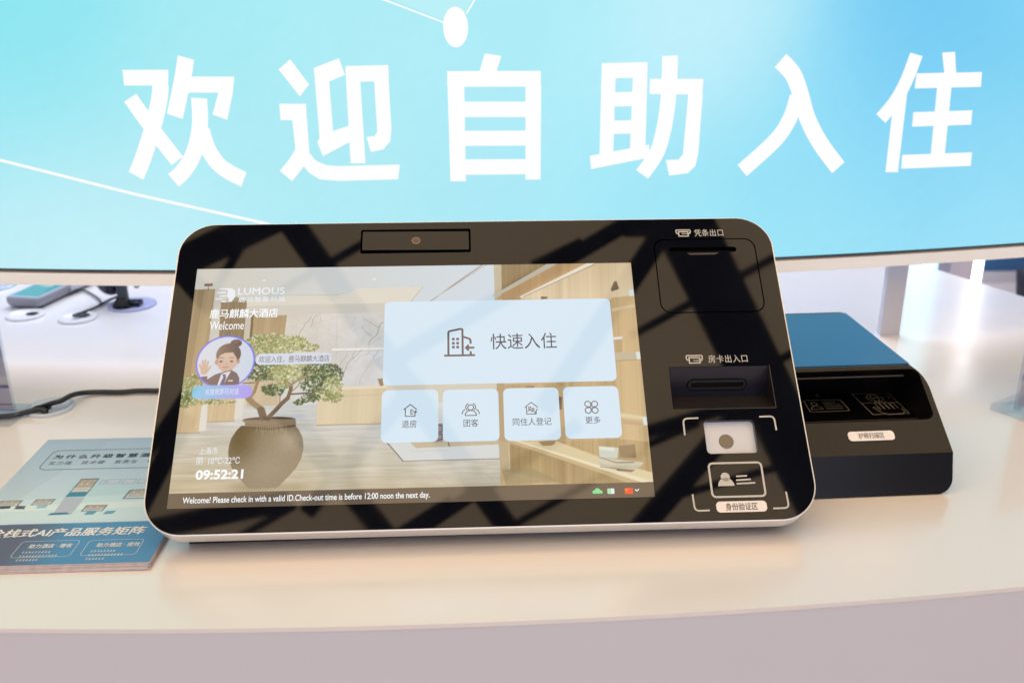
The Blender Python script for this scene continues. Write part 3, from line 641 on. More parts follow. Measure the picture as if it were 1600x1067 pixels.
    P([(1304,-5),(1455,-5),(1183,142),(1090,146)], wood((190, 156, 112), 10, (188, 148, 100))); P([(1294,-5),(1332,-4),(1099,133),(1076,132)], (198, 186, 164))
    P([(1457,-5),(1599,-2),(1603,161),(1179,147)], wood((206, 180, 140), 16, (222, 198, 160), 0, 0, 130)); P([(1438,-2),(1471,-2),(1186,142),(1177,137)], (232, 222, 204)); Ln([(1466,4),(1193,137)], 2, (110, 100, 92))
    P([(1256,138),(1280,139),(1279,148),(1256,149)], (110, 84, 60)); P([(1515,111),(1530,79),(1539,79),(1546,111),(1517,122)], (112, 90, 64))
    P([(1512,148),(1613,137),(1613,730),(1497,727)], wood((196, 163, 114), 18, (208, 176, 126), 0, 100, 640))
    for q, c in (([(1511,193),(1595,176),(1596,187),(1510,204)], (214, 190, 148)), ([(1508,371),(1603,368),(1604,398),(1508,401)], (196, 178, 146)), ([(1510,599),(1600,615),(1601,627),(1508,615)], (226, 206, 166)), ([(1510,623),(1602,636),(1603,651),(1509,639)], (196, 166, 120)), ([(1507,308),(1541,306),(1540,316),(1506,318)], (232, 226, 214))): P(q, c)
    for q in ([(1581,115),(1603,115),(1603,142),(1581,142)], [(1584,368),(1603,368),(1604,398),(1586,398)], [(1584,617),(1602,618),(1603,646),(1586,645)]): P(q, (222, 230, 228))
    Ln([(1508,401),(1604,398)], 2, (150, 122, 82)); Ln([(1545,319),(1541,369)], 2, (226, 206, 168), .7); P([(1515,318),(1540,319),(1536,367),(1513,369)], (178, 144, 98), .6)
    P([(1291,498),(1318,496),(1306,699),(1293,699)], wood((196, 166, 118), 10)); P([(1298,534),(1311,535),(1308,582),(1297,582)], (120, 92, 64)); Ln([(1094,481),(1292,481)], 5, (206, 178, 134))
    P([(1085,476),(1112,477),(1110,695),(1086,694)], (180, 152, 112)); P([(1184,491),(1217,491),(1215,499),(1188,498)], (150, 120, 86))
    # slanting bench with bowl and books
    P([(1108,699),(1562,853),(1340,858),(1105,797)], wood((160, 130, 82), 18, (178, 148, 98), 0, 680, 860)); P([(1086,690),(1119,700),(1118,797),(1088,785)], (186, 164, 126)); Ln([(1121,700),(1120,797)], 3, (214, 198, 164))
    P([(1119,695),(1145,691),(1577,853),(1523,856)], (202, 174, 124)); P([(1138,691),(1289,699),(1607,809),(1602,858),(1572,853)], grad((216, 196, 152), (226, 206, 160), 1150, 640, 1580, 820)); P([(1138,691),(1145,689),(1601,847),(1600,858),(1577,854)], (240, 226, 190)); Ln([(1123,700),(1355,787),(1523,854)], 2, (140, 108, 66), .8)
    P([(1289,699),(1504,695),(1611,707),(1604,816),(1475,777)], wood((186, 154, 104), 22))
    P([(1219,697),(1280,694),(1275,708),(1262,712),(1236,712)], (162, 128, 90)); P([(1493,718),(1550,714),(1550,763),(1494,759)], (150, 122, 84)); P([(1425,718),(1493,725),(1485,763),(1425,757)], (206, 212, 196)); P([(1425,718),(1479,724),(1476,738),(1427,730)], (230, 230, 214))
    P([(1425,757),(1573,779),(1561,794),(1419,775)], (214, 204, 178)); Ln([(1425,757),(1480,777),(1540,778)], 2.5, (110, 92, 66)); P([(1419,775),(1474,790),(1566,788),(1538,805),(1426,789)], (198, 190, 164)); Ln([(1426,791),(1538,807)], 2, (120, 100, 72)); P([(1478,797),(1542,805),(1529,812),(1481,806)], (140, 116, 80))
    P([(1577,846),(1601,847),(1601,865),(1576,864)], (196, 178, 140))
    P([(1094,792),(1193,788),(1290,839),(1105,846)], (150, 132, 92), .6); 
    # pot
    pc0 = (310,712); pl_, pr_ = (180,689), (429,683); prx = (pr_[0] - pl_[0]) / 2; pcx = (pr_[0] + pl_[0]) / 2
    ty_ = (307,616)[1]; by_ = (319,837)[1]
    pts = [(prx * float(np.interp(t, [0, .08, .2, .32, .42, .55, .68, .8, .9, .96, 1], [.72, .84, .955, .995, 1, .965, .86, .70, .54, .44, .36])), ty_ + (by_ - ty_) * t) for t in np.linspace(0, 1, 60)]
    poly_ = [(pcx - r_, y_) for r_, y_ in pts] + [(pcx + r_, y_) for r_, y_ in reversed(pts)]
    i_nz = noise2(1600, 900, 4, 31)
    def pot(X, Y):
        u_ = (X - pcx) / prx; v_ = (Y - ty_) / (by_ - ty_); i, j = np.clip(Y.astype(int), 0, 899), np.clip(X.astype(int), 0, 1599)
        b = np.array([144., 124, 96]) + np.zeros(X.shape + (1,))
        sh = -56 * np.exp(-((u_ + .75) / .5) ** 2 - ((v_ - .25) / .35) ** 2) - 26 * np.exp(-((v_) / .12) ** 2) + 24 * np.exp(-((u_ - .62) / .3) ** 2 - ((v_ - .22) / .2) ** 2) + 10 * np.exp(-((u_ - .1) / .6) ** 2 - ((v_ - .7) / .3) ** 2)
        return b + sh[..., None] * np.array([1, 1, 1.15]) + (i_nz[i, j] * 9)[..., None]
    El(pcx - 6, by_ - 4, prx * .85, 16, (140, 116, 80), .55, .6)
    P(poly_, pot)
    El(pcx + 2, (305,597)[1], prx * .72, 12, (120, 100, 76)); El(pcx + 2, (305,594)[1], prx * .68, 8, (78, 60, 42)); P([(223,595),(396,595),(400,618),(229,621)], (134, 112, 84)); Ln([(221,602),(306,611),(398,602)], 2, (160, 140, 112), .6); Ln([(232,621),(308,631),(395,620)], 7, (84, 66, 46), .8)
    for k in range(14): q = rr.uniform((402, 0), (432, 1)); xx = (269,634)[0] + k * 7.5; Ln([(xx, ty_ + 4), (xx + rr.normal(0, 3), ty_ + rr.uniform(14, 40))], 3, (196, 176, 138), .35)
    # bonsai trunk
    TR, TR2 = (104, 82, 60), (146, 118, 86)
    for pts, wd, c in (([(292,595),(280,559),(248,535),(229,515)], 20, TR2), ([(287,588),(276,559)], 24, TR), ([(300,593),(328,560),(346,537),(365,518)], 15, TR), ([(365,518),(373,485),(372,471)], 13, TR), ([(372,471),(400,447),(429,423)], 7, TR2), ([(373,473),(358,461)], 5, TR2), ([(377,504),(425,501),(469,504)], 5.5, (70, 58, 46)), ([(233,516),(249,492),(255,463),(262,439)], 11, TR2), ([(258,449),(285,445),(298,447)], 5, TR), ([(207,460),(246,458)], 4, TR), ([(416,503),(427,534)], 3, TR), ([(376,495),(397,474),(404,452)], 3.5, TR2), ([(289,588),(305,595)], 10, (80, 62, 46))): Ln(pts, wd, c)
    # foliage clumps
    def leaves(cx, cy, rx, ry, n, cols, sz=5.0):
        for k in range(n):
            a_ = rr.uniform(0, 2 * math.pi); r_ = math.sqrt(rr.uniform(0, 1)); c = np.array(cols[rr.integers(len(cols))], float) + rr.normal(0, 9)
            El(cx + rx * r_ * math.cos(a_), cy + ry * r_ * math.sin(a_), sz * rr.uniform(.6, 1.3), sz * rr.uniform(.35, .6), c, .95, 0, rr.uniform(0, 3.1))
    LT = [(196, 202, 146), (172, 176, 112), (150, 150, 88), (216, 220, 184), (134, 130, 76), (180, 168, 112), (118, 124, 66)]; DK = [(56, 72, 36), (78, 96, 50), (42, 54, 28), (104, 120, 70), (206, 216, 190), (86, 100, 56), (50, 62, 34)]; MD = [(150, 146, 84), (118, 124, 66), (176, 170, 112), (96, 104, 56), (214, 216, 176)]
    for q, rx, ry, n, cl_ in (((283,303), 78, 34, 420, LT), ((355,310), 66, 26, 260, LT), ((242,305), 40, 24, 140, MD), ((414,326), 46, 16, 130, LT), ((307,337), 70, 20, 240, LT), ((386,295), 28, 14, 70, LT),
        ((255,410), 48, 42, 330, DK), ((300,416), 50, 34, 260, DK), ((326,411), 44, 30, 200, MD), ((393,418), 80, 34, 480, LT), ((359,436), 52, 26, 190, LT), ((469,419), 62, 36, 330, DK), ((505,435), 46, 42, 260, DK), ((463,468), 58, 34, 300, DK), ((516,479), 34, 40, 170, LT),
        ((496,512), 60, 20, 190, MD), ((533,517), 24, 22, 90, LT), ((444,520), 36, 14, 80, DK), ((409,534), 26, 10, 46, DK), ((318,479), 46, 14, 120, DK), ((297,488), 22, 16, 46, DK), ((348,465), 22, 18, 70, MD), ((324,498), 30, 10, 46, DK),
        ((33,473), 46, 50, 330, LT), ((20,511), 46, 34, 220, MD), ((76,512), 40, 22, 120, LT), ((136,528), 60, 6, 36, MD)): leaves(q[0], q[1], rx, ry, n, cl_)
    for pts, wd, c in (([(374,466),(404,447),(434,426)], 6, TR2), ([(379,476),(365,461),(351,451)], 4, TR2), ([(259,454),(266,434)], 7, TR2)): Ln(pts, wd, c, .85)
    # assistant portrait: a plain receptionist picture in a round frame
    R0 = np.array((139,377), float); rx_, ry_ = ((244,378)[0] - (35,373)[0]) / 2, ((149,475)[1] - (130,275)[1]) / 2
    rad = (rx_ + ry_) / 2
    def A(px, py): return (R0[0] + px * rad, R0[1] + py * rad)
    El(R0[0], R0[1], rad, rad, grad((150, 120, 240), (86, 110, 245), R0[0] - rad, R0[1] + rad, R0[0] + rad, R0[1] - rad))
    El(R0[0], R0[1], rad * .945, rad * .945, grad((226, 226, 232), (204, 216, 236), R0[0] - rad, 0, R0[0] + rad, 0))
    SK, SKD, HR, SU = (214, 178, 156), (196, 152, 130), (96, 72, 66), (118, 94, 90)
    El(*A(.30, -.70), .20 * rad, .15 * rad, HR); El(*A(.27, -.76), .10 * rad, .05 * rad, (128, 100, 94), .7, .5)
    El(*A(.08, -.28), .42 * rad, .42 * rad, grad((136, 106, 86), HR, A(-.3, -.5)[0], 0, A(.4, 0)[0], 0))
    El(*A(.06, -.05), .36 * rad, .40 * rad, grad(SK, (222, 190, 166), 0, A(0, .2)[1], 0, A(0, -.4)[1])); P([A(-.25, .10), A(.37, .10), A(.22, .32), A(.02, .40), A(-.10, .34)], SK)
    El(*A(-.30, .0), .06 * rad, .10 * rad, SKD); El(*A(.43, -.02), .06 * rad, .10 * rad, SKD)
    P([A(-.28, -.10), A(-.31, -.35), A(-.1, -.58), A(.25, -.58), A(.44, -.3), A(.42, .02), A(.36, -.15), A(.22, -.36), A(-.05, -.34), A(-.2, -.26)], grad((140, 112, 92), (92, 70, 66), A(-.3, 0)[0], 0, A(.4, 0)[0], 0))
    P([A(-.02, .34), A(.18, .32), A(.24, .50), A(.04, .58), A(-.12, .48)], SKD)
    for ex in (-.15, .21): El(*A(ex, -.02), .055 * rad, .035 * rad, (74, 54, 52)); El(*A(ex + .015, -.03), .015 * rad, .012 * rad, (230, 225, 225)); Ln([A(ex - .09, -.14), A(ex, -.17), A(ex + .08, -.14)], 2.4, (140, 108, 92))
    for ex in (-.19, .25): El(*A(ex, .10), .07 * rad, .05 * rad, (226, 166, 144), .6, .7)
    El(*A(.03, .08), .03 * rad, .025 * rad, (200, 150, 128)); Ln([A(-.06, .19), A(.02, .215), A(.12, .18)], 3, (176, 104, 92))
    def in_disc(pts, col): # clip the suit to the round frame
        b = cv.a.copy(); P(pts, col); Y, X = np.mgrid[0:900, 0:1600]; m = np.hypot(X - R0[0], Y - R0[1]) > rad * .945; cv.a[m] = b[m]
    in_disc([A(-.62, 1.0), A(-.58, .66), A(-.30, .46), A(-.05, .38), A(.22, .30), A(.42, .42), A(.52, .60), A(.56, 1.0)], grad((128, 102, 96), (112, 88, 88), A(-.6, 0)[0], 0, A(.5, 0)[0], 0))
    in_disc([A(-.22, 1.0), A(-.10, .46), A(.0, .40), A(.22, .34), A(.10, .62), A(-.04, 1.0)], (228, 226, 232)); in_disc([A(-.16, 1.0), A(-.04, .62), A(.06, .50), A(.08, .60), A(-.02, 1.0)], (104, 96, 122)); P([A(-.06, .46), A(.06, .46), A(.06, .56), A(-.02, .58)], (120, 98, 104))
    P([A(.16, .68), A(.32, .68), A(.30, .73), A(.15, .72)], (240, 240, 244))
    in_disc([A(-.80, .52), A(-.56, .50), A(-.54, .80), A(-.40, .80), A(-.55, 1.0), A(-.85, .8)], (124, 98, 94)); P([A(-.80, .48), A(-.58, .46), A(-.58, .52), A(-.80, .54)], (232, 226, 228))
    P([A(-.78, .46), A(-.82, .26), A(-.72, .14), A(-.58, .18), A(-.54, .32), A(-.60, .46)], SK)
    for (x0_, y0_), (x1_, y1_) in (((-.79, .26), (-.86, .08)), ((-.74, .18), (-.78, -.06)), ((-.68, .16), (-.69, -.08)), ((-.61, .19), (-.59, -.03)), ((-.56, .30), (-.49, .16))): Ln([A(x0_, y0_), A(x1_, y1_)], 6.5, SK); Ln([A(x0_ + .03, y0_), A(x1_ + .03, y1_)], 1, SKD, .6)
    # name pill under the portrait
    pq = (34.7157,515.8689,242.1406,465.4995)
    y0_, y1_ = min(pq[1], pq[3]), max(pq[1], pq[3]); r_ = (y1_ - y0_) / 2
    pg = grad((140, 206, 236), (176, 150, 246), pq[0], 0, pq[2], 0)
    P([(pq[0] + r_ - r_ * math.sin(t), (y0_ + y1_) / 2 - r_ * math.cos(t)) for t in np.linspace(0, math.pi, 16)] + [(pq[2] - r_ + r_ * math.sin(t), (y0_ + y1_) / 2 + r_ * math.cos(t)) for t in np.linspace(0, math.pi, 16)], pg)
paint_lobby(cv)

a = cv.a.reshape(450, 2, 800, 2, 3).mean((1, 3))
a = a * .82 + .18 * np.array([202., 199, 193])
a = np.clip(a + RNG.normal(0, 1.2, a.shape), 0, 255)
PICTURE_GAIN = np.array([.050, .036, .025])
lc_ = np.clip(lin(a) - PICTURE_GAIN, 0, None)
GX, GY = np.meshgrid(np.linspace(0, SWm, 800), np.linspace(SHm, 0, 450))
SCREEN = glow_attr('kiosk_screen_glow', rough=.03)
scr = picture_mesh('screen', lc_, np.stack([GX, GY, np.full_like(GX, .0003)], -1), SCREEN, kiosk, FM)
scr['label'] = 'glowing screen showing a hotel lobby with a potted bonsai'
UI_WHITE = glow('screen_white', (.93, .96, 1.0), 1, rough=.03)
UI_SOFT = glow('screen_soft_white', (.76, .80, .86), 1, rough=.03)
UI_CARD = glow('screen_button_pale', (.625, .765, .875), 1, rough=.03)
UI_BROWN = glow('screen_icon_brown', L3((106, 92, 92)), 1, rough=.03)
UI_NAVY = glow('screen_text_navy', L3((62, 52, 72)), 1, rough=.03)
UI_BUBBLE = glow('screen_bubble_pale', (.60, .66, .76), 1, rough=.03)
UI_BAR = glow('screen_bar_taupe', (.135, .10, .07), 1, rough=.03)
def sp(name, vf, m, label=None, parent=None): return kp(name, vf, m, parent or scr, label)
big = (0.2049,0.1252,0.4488,0.2232)
sp('button', flat(rrect(*big, .006, 8), .0006), UI_CARD, 'large pale button 快速入住')
sp('caption', text_fit('快速入住', (0.3177,0.1641,0.3880,0.1827), .0009, bold=-.004), UI_NAVY)
bi = (0.2685,0.1569,0.3011,0.1894)
def NB(s, t): return (bi[0] + (bi[2] - bi[0]) * s, bi[1] + (bi[3] - bi[1]) * t)
sp('building_icon', join(ribbons([[NB(0, .03), NB(1, .03)], [NB(.14, .05), NB(.14, .86), NB(.17, .91), NB(.55, .99), NB(.60, .96), NB(.60, .05)], [NB(.62, .70), NB(.83, .62), NB(.86, .56), NB(.86, .44)], [NB(.98, .30), NB(.72, .30)], [NB(.80, .40), NB(.71, .30), NB(.80, .20)], [NB(.86, .17), NB(.86, .05)]], .0022, .0009),
   *[flat([NB(sx - .045, ty - .045), NB(sx + .045, ty - .045), NB(sx + .045, ty + .045), NB(sx - .045, ty + .045)], .0009) for sx in (.30, .44) for ty in (.33, .47, .62)]), UI_BROWN)
small = [((0.2045,0.0625,0.2623,0.1197), '退房', (0.2254,0.0779,0.2403,0.0863)), ((0.2670,0.0621,0.3243,0.1190), '团客', (0.2880,0.0777,0.3031,0.0859)),
 ((0.3293,0.0616,0.3867,0.1193), '同住人登记', (0.3382,0.0778,0.3777,0.0860)), ((0.3914,0.0624,0.4491,0.1196), '更多', (0.4126,0.0783,0.4282,0.0860))]
for r, tx, tr in small:
    sp('button', flat(rrect(*r, .006, 8), .0006), UI_CARD, 'small pale button ' + tx)
    sp('caption', text_fit(tx, tr, .0009, bold=0), UI_NAVY)
def house(cx, cy, s): return [([(cx - s, cy + .15 * s), (cx, cy + s), (cx + s, cy + .15 * s)], False), ([(cx + .72 * s, cy - .35 * s), (cx + .72 * s, cy - .9 * s), (cx - .72 * s, cy - .9 * s), (cx - .72 * s, cy + .3 * s)], False)]
c1 = (0.2337,0.0966); s = .0068
sp('house_icon', ribbons(house(*c1, s) + [([(c1[0] + .45 * s, c1[1] + .1 * s), (c1[0] + .1 * s, c1[1] + .1 * s), (c1[0] + .1 * s, c1[1] - .55 * s), (c1[0] + .45 * s, c1[1] - .55 * s)], False), ([(c1[0] + .35 * s, c1[1] - .2 * s), (c1[0] + .95 * s, c1[1] - .2 * s)], False), ([(c1[0] + .72 * s, c1[1] + .02 * s), (c1[0] + .96 * s, c1[1] - .2 * s), (c1[0] + .72 * s, c1[1] - .42 * s)], False)], .0010, .0009), UI_BROWN)
c2 = (0.2955,0.0962)
sp('people_icon', ribbons([(circ(c2[0], c2[1] + .0026, .0030, 18), True), (arcpts(c2[0], c2[1] - .0062, .0058, 180, 0, 12, .0056) + [(c2[0] - .0058, c2[1] - .0062)], False), (arcpts(c2[0] - .0008, c2[1] + .003, .0042, 110, 230, 8), False), (arcpts(c2[0] + .0008, c2[1] + .003, .0042, 70, -50, 8), False), (arcpts(c2[0] - .0014, c2[1] - .0055, .0075, 175, 125, 8), False), (arcpts(c2[0] + .0014, c2[1] - .0055, .0075, 5, 55, 8), False)], .0010, .0009), UI_BROWN)
c3 = (0.3577,0.0963)
sp('guest_icon', ribbons(house(*c3, s) + [(circ(c3[0] - .0016, c3[1] + .0004, .0013, 10), True), (arcpts(c3[0] - .0016, c3[1] - .0040, .0022, 170, 10, 6), False), (circ(c3[0] + .0018, c3[1] - .0008, .0010, 10), True), (arcpts(c3[0] + .0018, c3[1] - .0045, .0017, 170, 10, 6), False), ([(c3[0] + .0062, c3[1] - .0005), (c3[0] + .0038, c3[1] - .0052), (c3[0] + .0020, c3[1] - .0066)], False)], .0009, .0009), UI_BROWN)
c4 = (0.4198,0.0963)
def petal(cx, cy, dx, dy, r=.0031): return [(cx + dx * r * 1.15 + r * math.cos(math.radians(t)) * (1 if not (math.cos(math.radians(t)) * dx < -.5 and math.sin(math.radians(t)) * dy < -.5) else 1.25), cy + dy * r * 1.15 + r * math.sin(math.radians(t)) * (1 if not (math.cos(math.radians(t)) * dx < -.5 and math.sin(math.radians(t)) * dy < -.5) else 1.25)) for t in range(0, 360, 20)]
sp('clover_icon', ribbons([(petal(c4[0], c4[1], dx, dy), True) for dx in (-1, 1) for dy in (-1, 1)], .0010, .0009), UI_BROWN)
# status bar
br_ = (-0.0001,0.0000,0.4758,0.0152)
sp('status_bar', flat([(-.0001, -.0001), (SWm + .0001, -.0001), (SWm + .0001, br_[3]), (-.0001, br_[3])], .0005), UI_BAR)
sp('caption', text_fit('Welcome! Please check in with a valid ID.Check-out time is before 12:00 noon the next day.', (0.0143,0.0028,0.2539,0.0110), .0009, bold=.012), UI_WHITE)
cg = (0.4195,0.0067)
sp('cloud_icon', flat([(cg[0] - .0036, cg[1] - .0022), (cg[0] + .0036, cg[1] - .0022)] + arcpts(cg[0] + .0034, cg[1] - .0006, .0017, -60, 80, 5) + arcpts(cg[0], cg[1] + .0006, .0028, 20, 160, 8) + arcpts(cg[0] - .0034, cg[1] - .0006, .0017, 100, 240, 5), .0009), glow('screen_green', (.22, .72, .30), 1, rough=.03))
kg = (0.4293,0.0039,0.4363,0.0095)
sp('network_icon', flat(rrect(*kg, .0008, 3), .0009), UI_SOFT)
sp('network_icon', flat(rrect(kg[0], kg[1], kg[0] + (kg[2] - kg[0]) * .55, kg[3], .0008, 3), .0010), glow('screen_light_green', (.36, .75, .42), 1, rough=.03))
fg = (0.4465,0.0034,0.4548,0.0096)
sp('flag_icon', flat([(fg[0], fg[1]), (fg[2], fg[1]), (fg[2], fg[3]), (fg[0], fg[3])], .0009), glow('screen_red', (.83, .09, .03), 1, rough=.03))
def star(cx, cy, r): return [(cx + r * (1 if k % 2 == 0 else .4) * math.sin(math.pi * k / 5), cy + r * (1 if k % 2 == 0 else .4) * math.cos(math.pi * k / 5)) for k in range(10)]
fw_, fh_ = fg[2] - fg[0], fg[3] - fg[1]
sp('flag_star', join(flat(star(fg[0] + fw_ * .2, fg[1] + fh_ * .68, .0011), .0011), *[flat(star(fg[0] + fw_ * .42, fg[1] + fh_ * t, .0004), .0011) for t in (.9, .74, .56, .42)]), glow('screen_yellow', (.9, .6, .05), 1, rough=.03))
sp('chevron_icon', ribbon([(0.457,0.008), (0.4587,0.0063), (0.4608,0.0082)], .0009, .0009), UI_WHITE)
# greeting, names, weather and clock
sp('caption', text_fit('鹿马麒麟大酒店', (0.0195,0.2068,0.0912,0.2177), .0006, bold=.014), UI_WHITE)
sp('caption', text_fit('Welcome', (0.0206,0.1931,0.0565,0.2030), .0006, bold=.002), UI_WHITE)
sp('caption', text_fit('LUMOUS', (0.0468,0.2349,0.0965,0.2432), .0006, bold=.026, spacing=1.05), UI_SOFT)
sp('caption', text_fit('鹿马智能科技', (0.0481,0.2257,0.0979,0.2320), .0006, bold=.016, spacing=1.2), UI_SOFT)
e0 = (0.0243,0.2264,0.0437,0.2433)
def NE(s, t): return (e0[0] + (e0[2] - e0[0]) * s, e0[1] + (e0[3] - e0[1]) * t)
sp('deer_head_logo', join(flat([NE(.5, .98), NE(.78, 1), NE(1, .8), NE(1.02, .35), NE(.85, 0), NE(.62, 0), NE(.72, .25), NE(.55, .4), NE(.6, .75)], .0006), ribbons([[NE(.12, .95), NE(.55, .95)], [NE(0, .68), NE(.5, .68)], [NE(.18, .42), NE(.52, .42)], [NE(-.05, .22), NE(.35, .22)], [NE(.3, .02), NE(.6, .02)]], .0016, .0006)), UI_SOFT)
bub = (0.0723,0.1513,0.1507,0.1641)
sp('speech_bubble', flat(rrect(*bub, .005, 6), .0006), UI_BUBBLE)
sp('caption', text_fit('欢迎入住，鹿马麒麟大酒店', (0.0757,0.1535,0.1487,0.1613), .0009, bold=-.004), UI_BROWN)
sp('caption', text_fit('上海市', (0.0246,0.0542,0.0432,0.0622), .0006, bold=0), UI_SOFT)
sp('caption', text_fit('阴  10℃-22℃', (0.0233,0.0437,0.0657,0.0518), .0006, bold=.006), UI_SOFT)
sp('caption', text_fit('09:52:21', (0.0239,0.0284,0.0703,0.0385), .0006, bold=.03), UI_WHITE)
sp('caption', text_fit('长按我即可对话', (0.0239,0.1184,0.0580,0.1255), .0008, bold=.0), UI_SOFT)

# ================================================================== passport scanner
rz = math.radians(3.6)
SM = Matrix.Translation((.47815, .91213, 0)) @ Matrix.Rotation(rz, 4, 'Z')
scn = thing('passport_scanner', 'low black passport scanner with a blue top, right of the kiosk', 'passport scanner', (.36, 1.0, 0), rz)
XW, ZT, ZB, SLY0, SLY1 = -.275, .1105, .045, .012, .105
def yfront(z): return max(0.0, .012 * z / ZB if z < ZB else SLY0 + (z - ZB) * (SLY1 - SLY0) / (ZT - ZB))
prof = []
rT, rB = .020, .016
for cx, cz, r, aa in ((-rT, ZT - rT, rT, 0), (XW + rT, ZT - rT, rT, 90), (XW + rB, .001 + rB, rB, 180), (-rB, .001 + rB, rB, 270)):
    for k in range(11):
        t = math.radians(aa + 9 * k); prof.append((cx + r * math.cos(t), cz + r * math.sin(t)))
# insert the crease points
pr2 = []
for i, p in enumerate(prof):
    q = prof[(i + 1) % len(prof)]; pr2.append(p)
    if (p[1] - ZB) * (q[1] - ZB) < 0 and abs(p[0] - q[0]) < 1e-4: pr2.append((p[0], ZB))
prof = pr2; YB = .30
v = [(x, yfront(z), z) for x, z in prof] + [(x, YB, z) for x, z in prof]; n = len(prof)
fside = [(i, (i + 1) % n, n + (i + 1) % n, n + i) for i in range(n)]
slw = math.hypot(SLY1 - SLY0, ZT - ZB)
def slope_pt(x, s_, c=0):
    ty, tz = (SLY1 - SLY0) / slw, (ZT - ZB) / slw
    return (x, SLY0 + ty * s_ - tz * c, ZB + tz * s_ + ty * c)
op = rrect(-.262, .0415, -.0065, .1085, .010, 8)
# taper the opening's right side like the shell
upper = [(x, (z - ZB) / (ZT - ZB) * slw) for x, z in prof if z >= ZB - 1e-9]
lower = [(x, z) for x, z in prof if z <= ZB + 1e-9]
capU = flat(upper, 0, [op]); capL = flat(lower, 0)
shell = join((v, fside), ([slope_pt(x, s_) for x, s_, _ in capU[0]], capU[1]), ([(x, yfront(z), z) for x, z, _ in capL[0]], capL[1]), ([(x, YB, z) for x, z, _ in flat(prof)[0]], flat(prof)[1]))
sh = mesh_obj('shell', shell, SATIN_BLACK, scn, SM)
bm = bmesh.new(); bm.from_mesh(sh.data); bmesh.ops.remove_doubles(bm, verts=bm.verts, dist=1e-5); bmesh.ops.recalc_face_normals(bm, faces=bm.faces); bm.to_mesh(sh.data); bm.free()
bv = sh.modifiers.new('bevel', 'BEVEL'); bv.width = .0012; bv.segments = 2; bv.limit_method = 'ANGLE'; bv.angle_limit = math.radians(30)
# scan well: vertical side walls, flat glass platen, back wall
PZ = .0565
wl = [slope_pt(x, s_, -.0003) for x, s_ in op]
m_ = len(wl)
well = (wl + [(min(max(x, -.258), -.0105), .072 + .080 * (s_ - .0415) / .067, PZ - .0015) for x, s_ in op], [(i, (i + 1) % m_, m_ + (i + 1) % m_, m_ + i) for i in range(m_)])
GLOSS_BLACK = mat('gloss_black_plastic', (.005, .005, .006), .30, spec=.35)
mesh_obj('scan_well', well, GLOSS_BLACK, scn, SM)
plt_ = mesh_obj('glass_platen', slab([(-.262, .070), (-.004, .070), (-.004, .158), (-.262, .158)], PZ - .001, PZ), mat('dark_platen_glass', (.002, .002, .003), .03, spec=.35), scn, SM)
mesh_obj('platen_edge', ribbon([(-.262, .0745), (-.0095, .0745), (-.0095, .150)], .0012, PZ + .0003), mat('dim_platen_edge', (.10, .085, .075), .4), plt_, SM)
mesh_obj('hood_lip', bar(slope_pt(-.258, .1035, -.006), slope_pt(-.022, .1035, -.006), .0014, .0014), mat('dim_hood_lip', (.06, .055, .055), .35), scn, SM)
tp = [(x, z) for x, z in prof]
mesh_obj('top_cover', join(slab([(XW + .014, SLY1 + .0035), (-.013, SLY1 + .0035), (-.013, YB - .006), (XW + .014, YB - .006)], ZT - .001, ZT + .0006)), BLUE_TOP, scn, SM, bevel=.0008)
# printed symbols on the platen
def gl(*pts): return [tuple(p) for p in pts]
gc = [(-0.1228,0.1347),(-0.0782,0.133),(-0.0793,0.1014),(-0.1264,0.1016)]
ppz = [(-0.0576,0.1488),(-0.0129,0.1471),(-0.0141,0.0889),(-0.0573,0.0888)]
def Q(q, s, t):  # bilinear inside the quad (0 back-left, 1 back-right, 2 front-right, 3 front-left)
    a, b, c, d = [Vector(p) for p in q]; return tuple((a * (1 - s) + b * s) * (1 - t) + (d * (1 - s) + c * s) * t)
mesh_obj('id_card_symbol', join(ribbons([([Q(gc, s_, t) for s_, t in ((.06, 0), (.94, 0), (1, .06), (1, .94), (.94, 1), (.06, 1), (0, .94), (0, .06))], True)] +
   [[Q(gc, .45, t), Q(gc, e, t)] for t, e in ((.22, .8), (.4, .9), (.58, .9), (.76, .9))] +
   [([Q(gc, .22 + .08 * math.cos(a_), .34 + .13 * math.sin(a_)) for a_ in np.linspace(0, 6.0, 14)], True), [Q(gc, .22 + .15 * math.cos(a_), .80 - .26 * math.sin(a_)) for a_ in np.linspace(0, math.pi, 10)], [Q(gc, .07, .80), Q(gc, .37, .80)], [Q(gc, .42, -.35), Q(gc, .46, -.52), Q(gc, .5, -.35)]], .0008, PZ + .0004)), PRINT_GREY, plt_, SM)
fing = []
for k, (x_, t_) in enumerate(((.40, .42), (.53, .40), (.66, .42), (.79, .47))):
    fing.append([Q(ppz, x_ - .055, .78), Q(ppz, x_ - .055, t_ + .06), Q(ppz, x_, t_), Q(ppz, x_ + .055, t_ + .06), Q(ppz, x_ + .055, .74)])
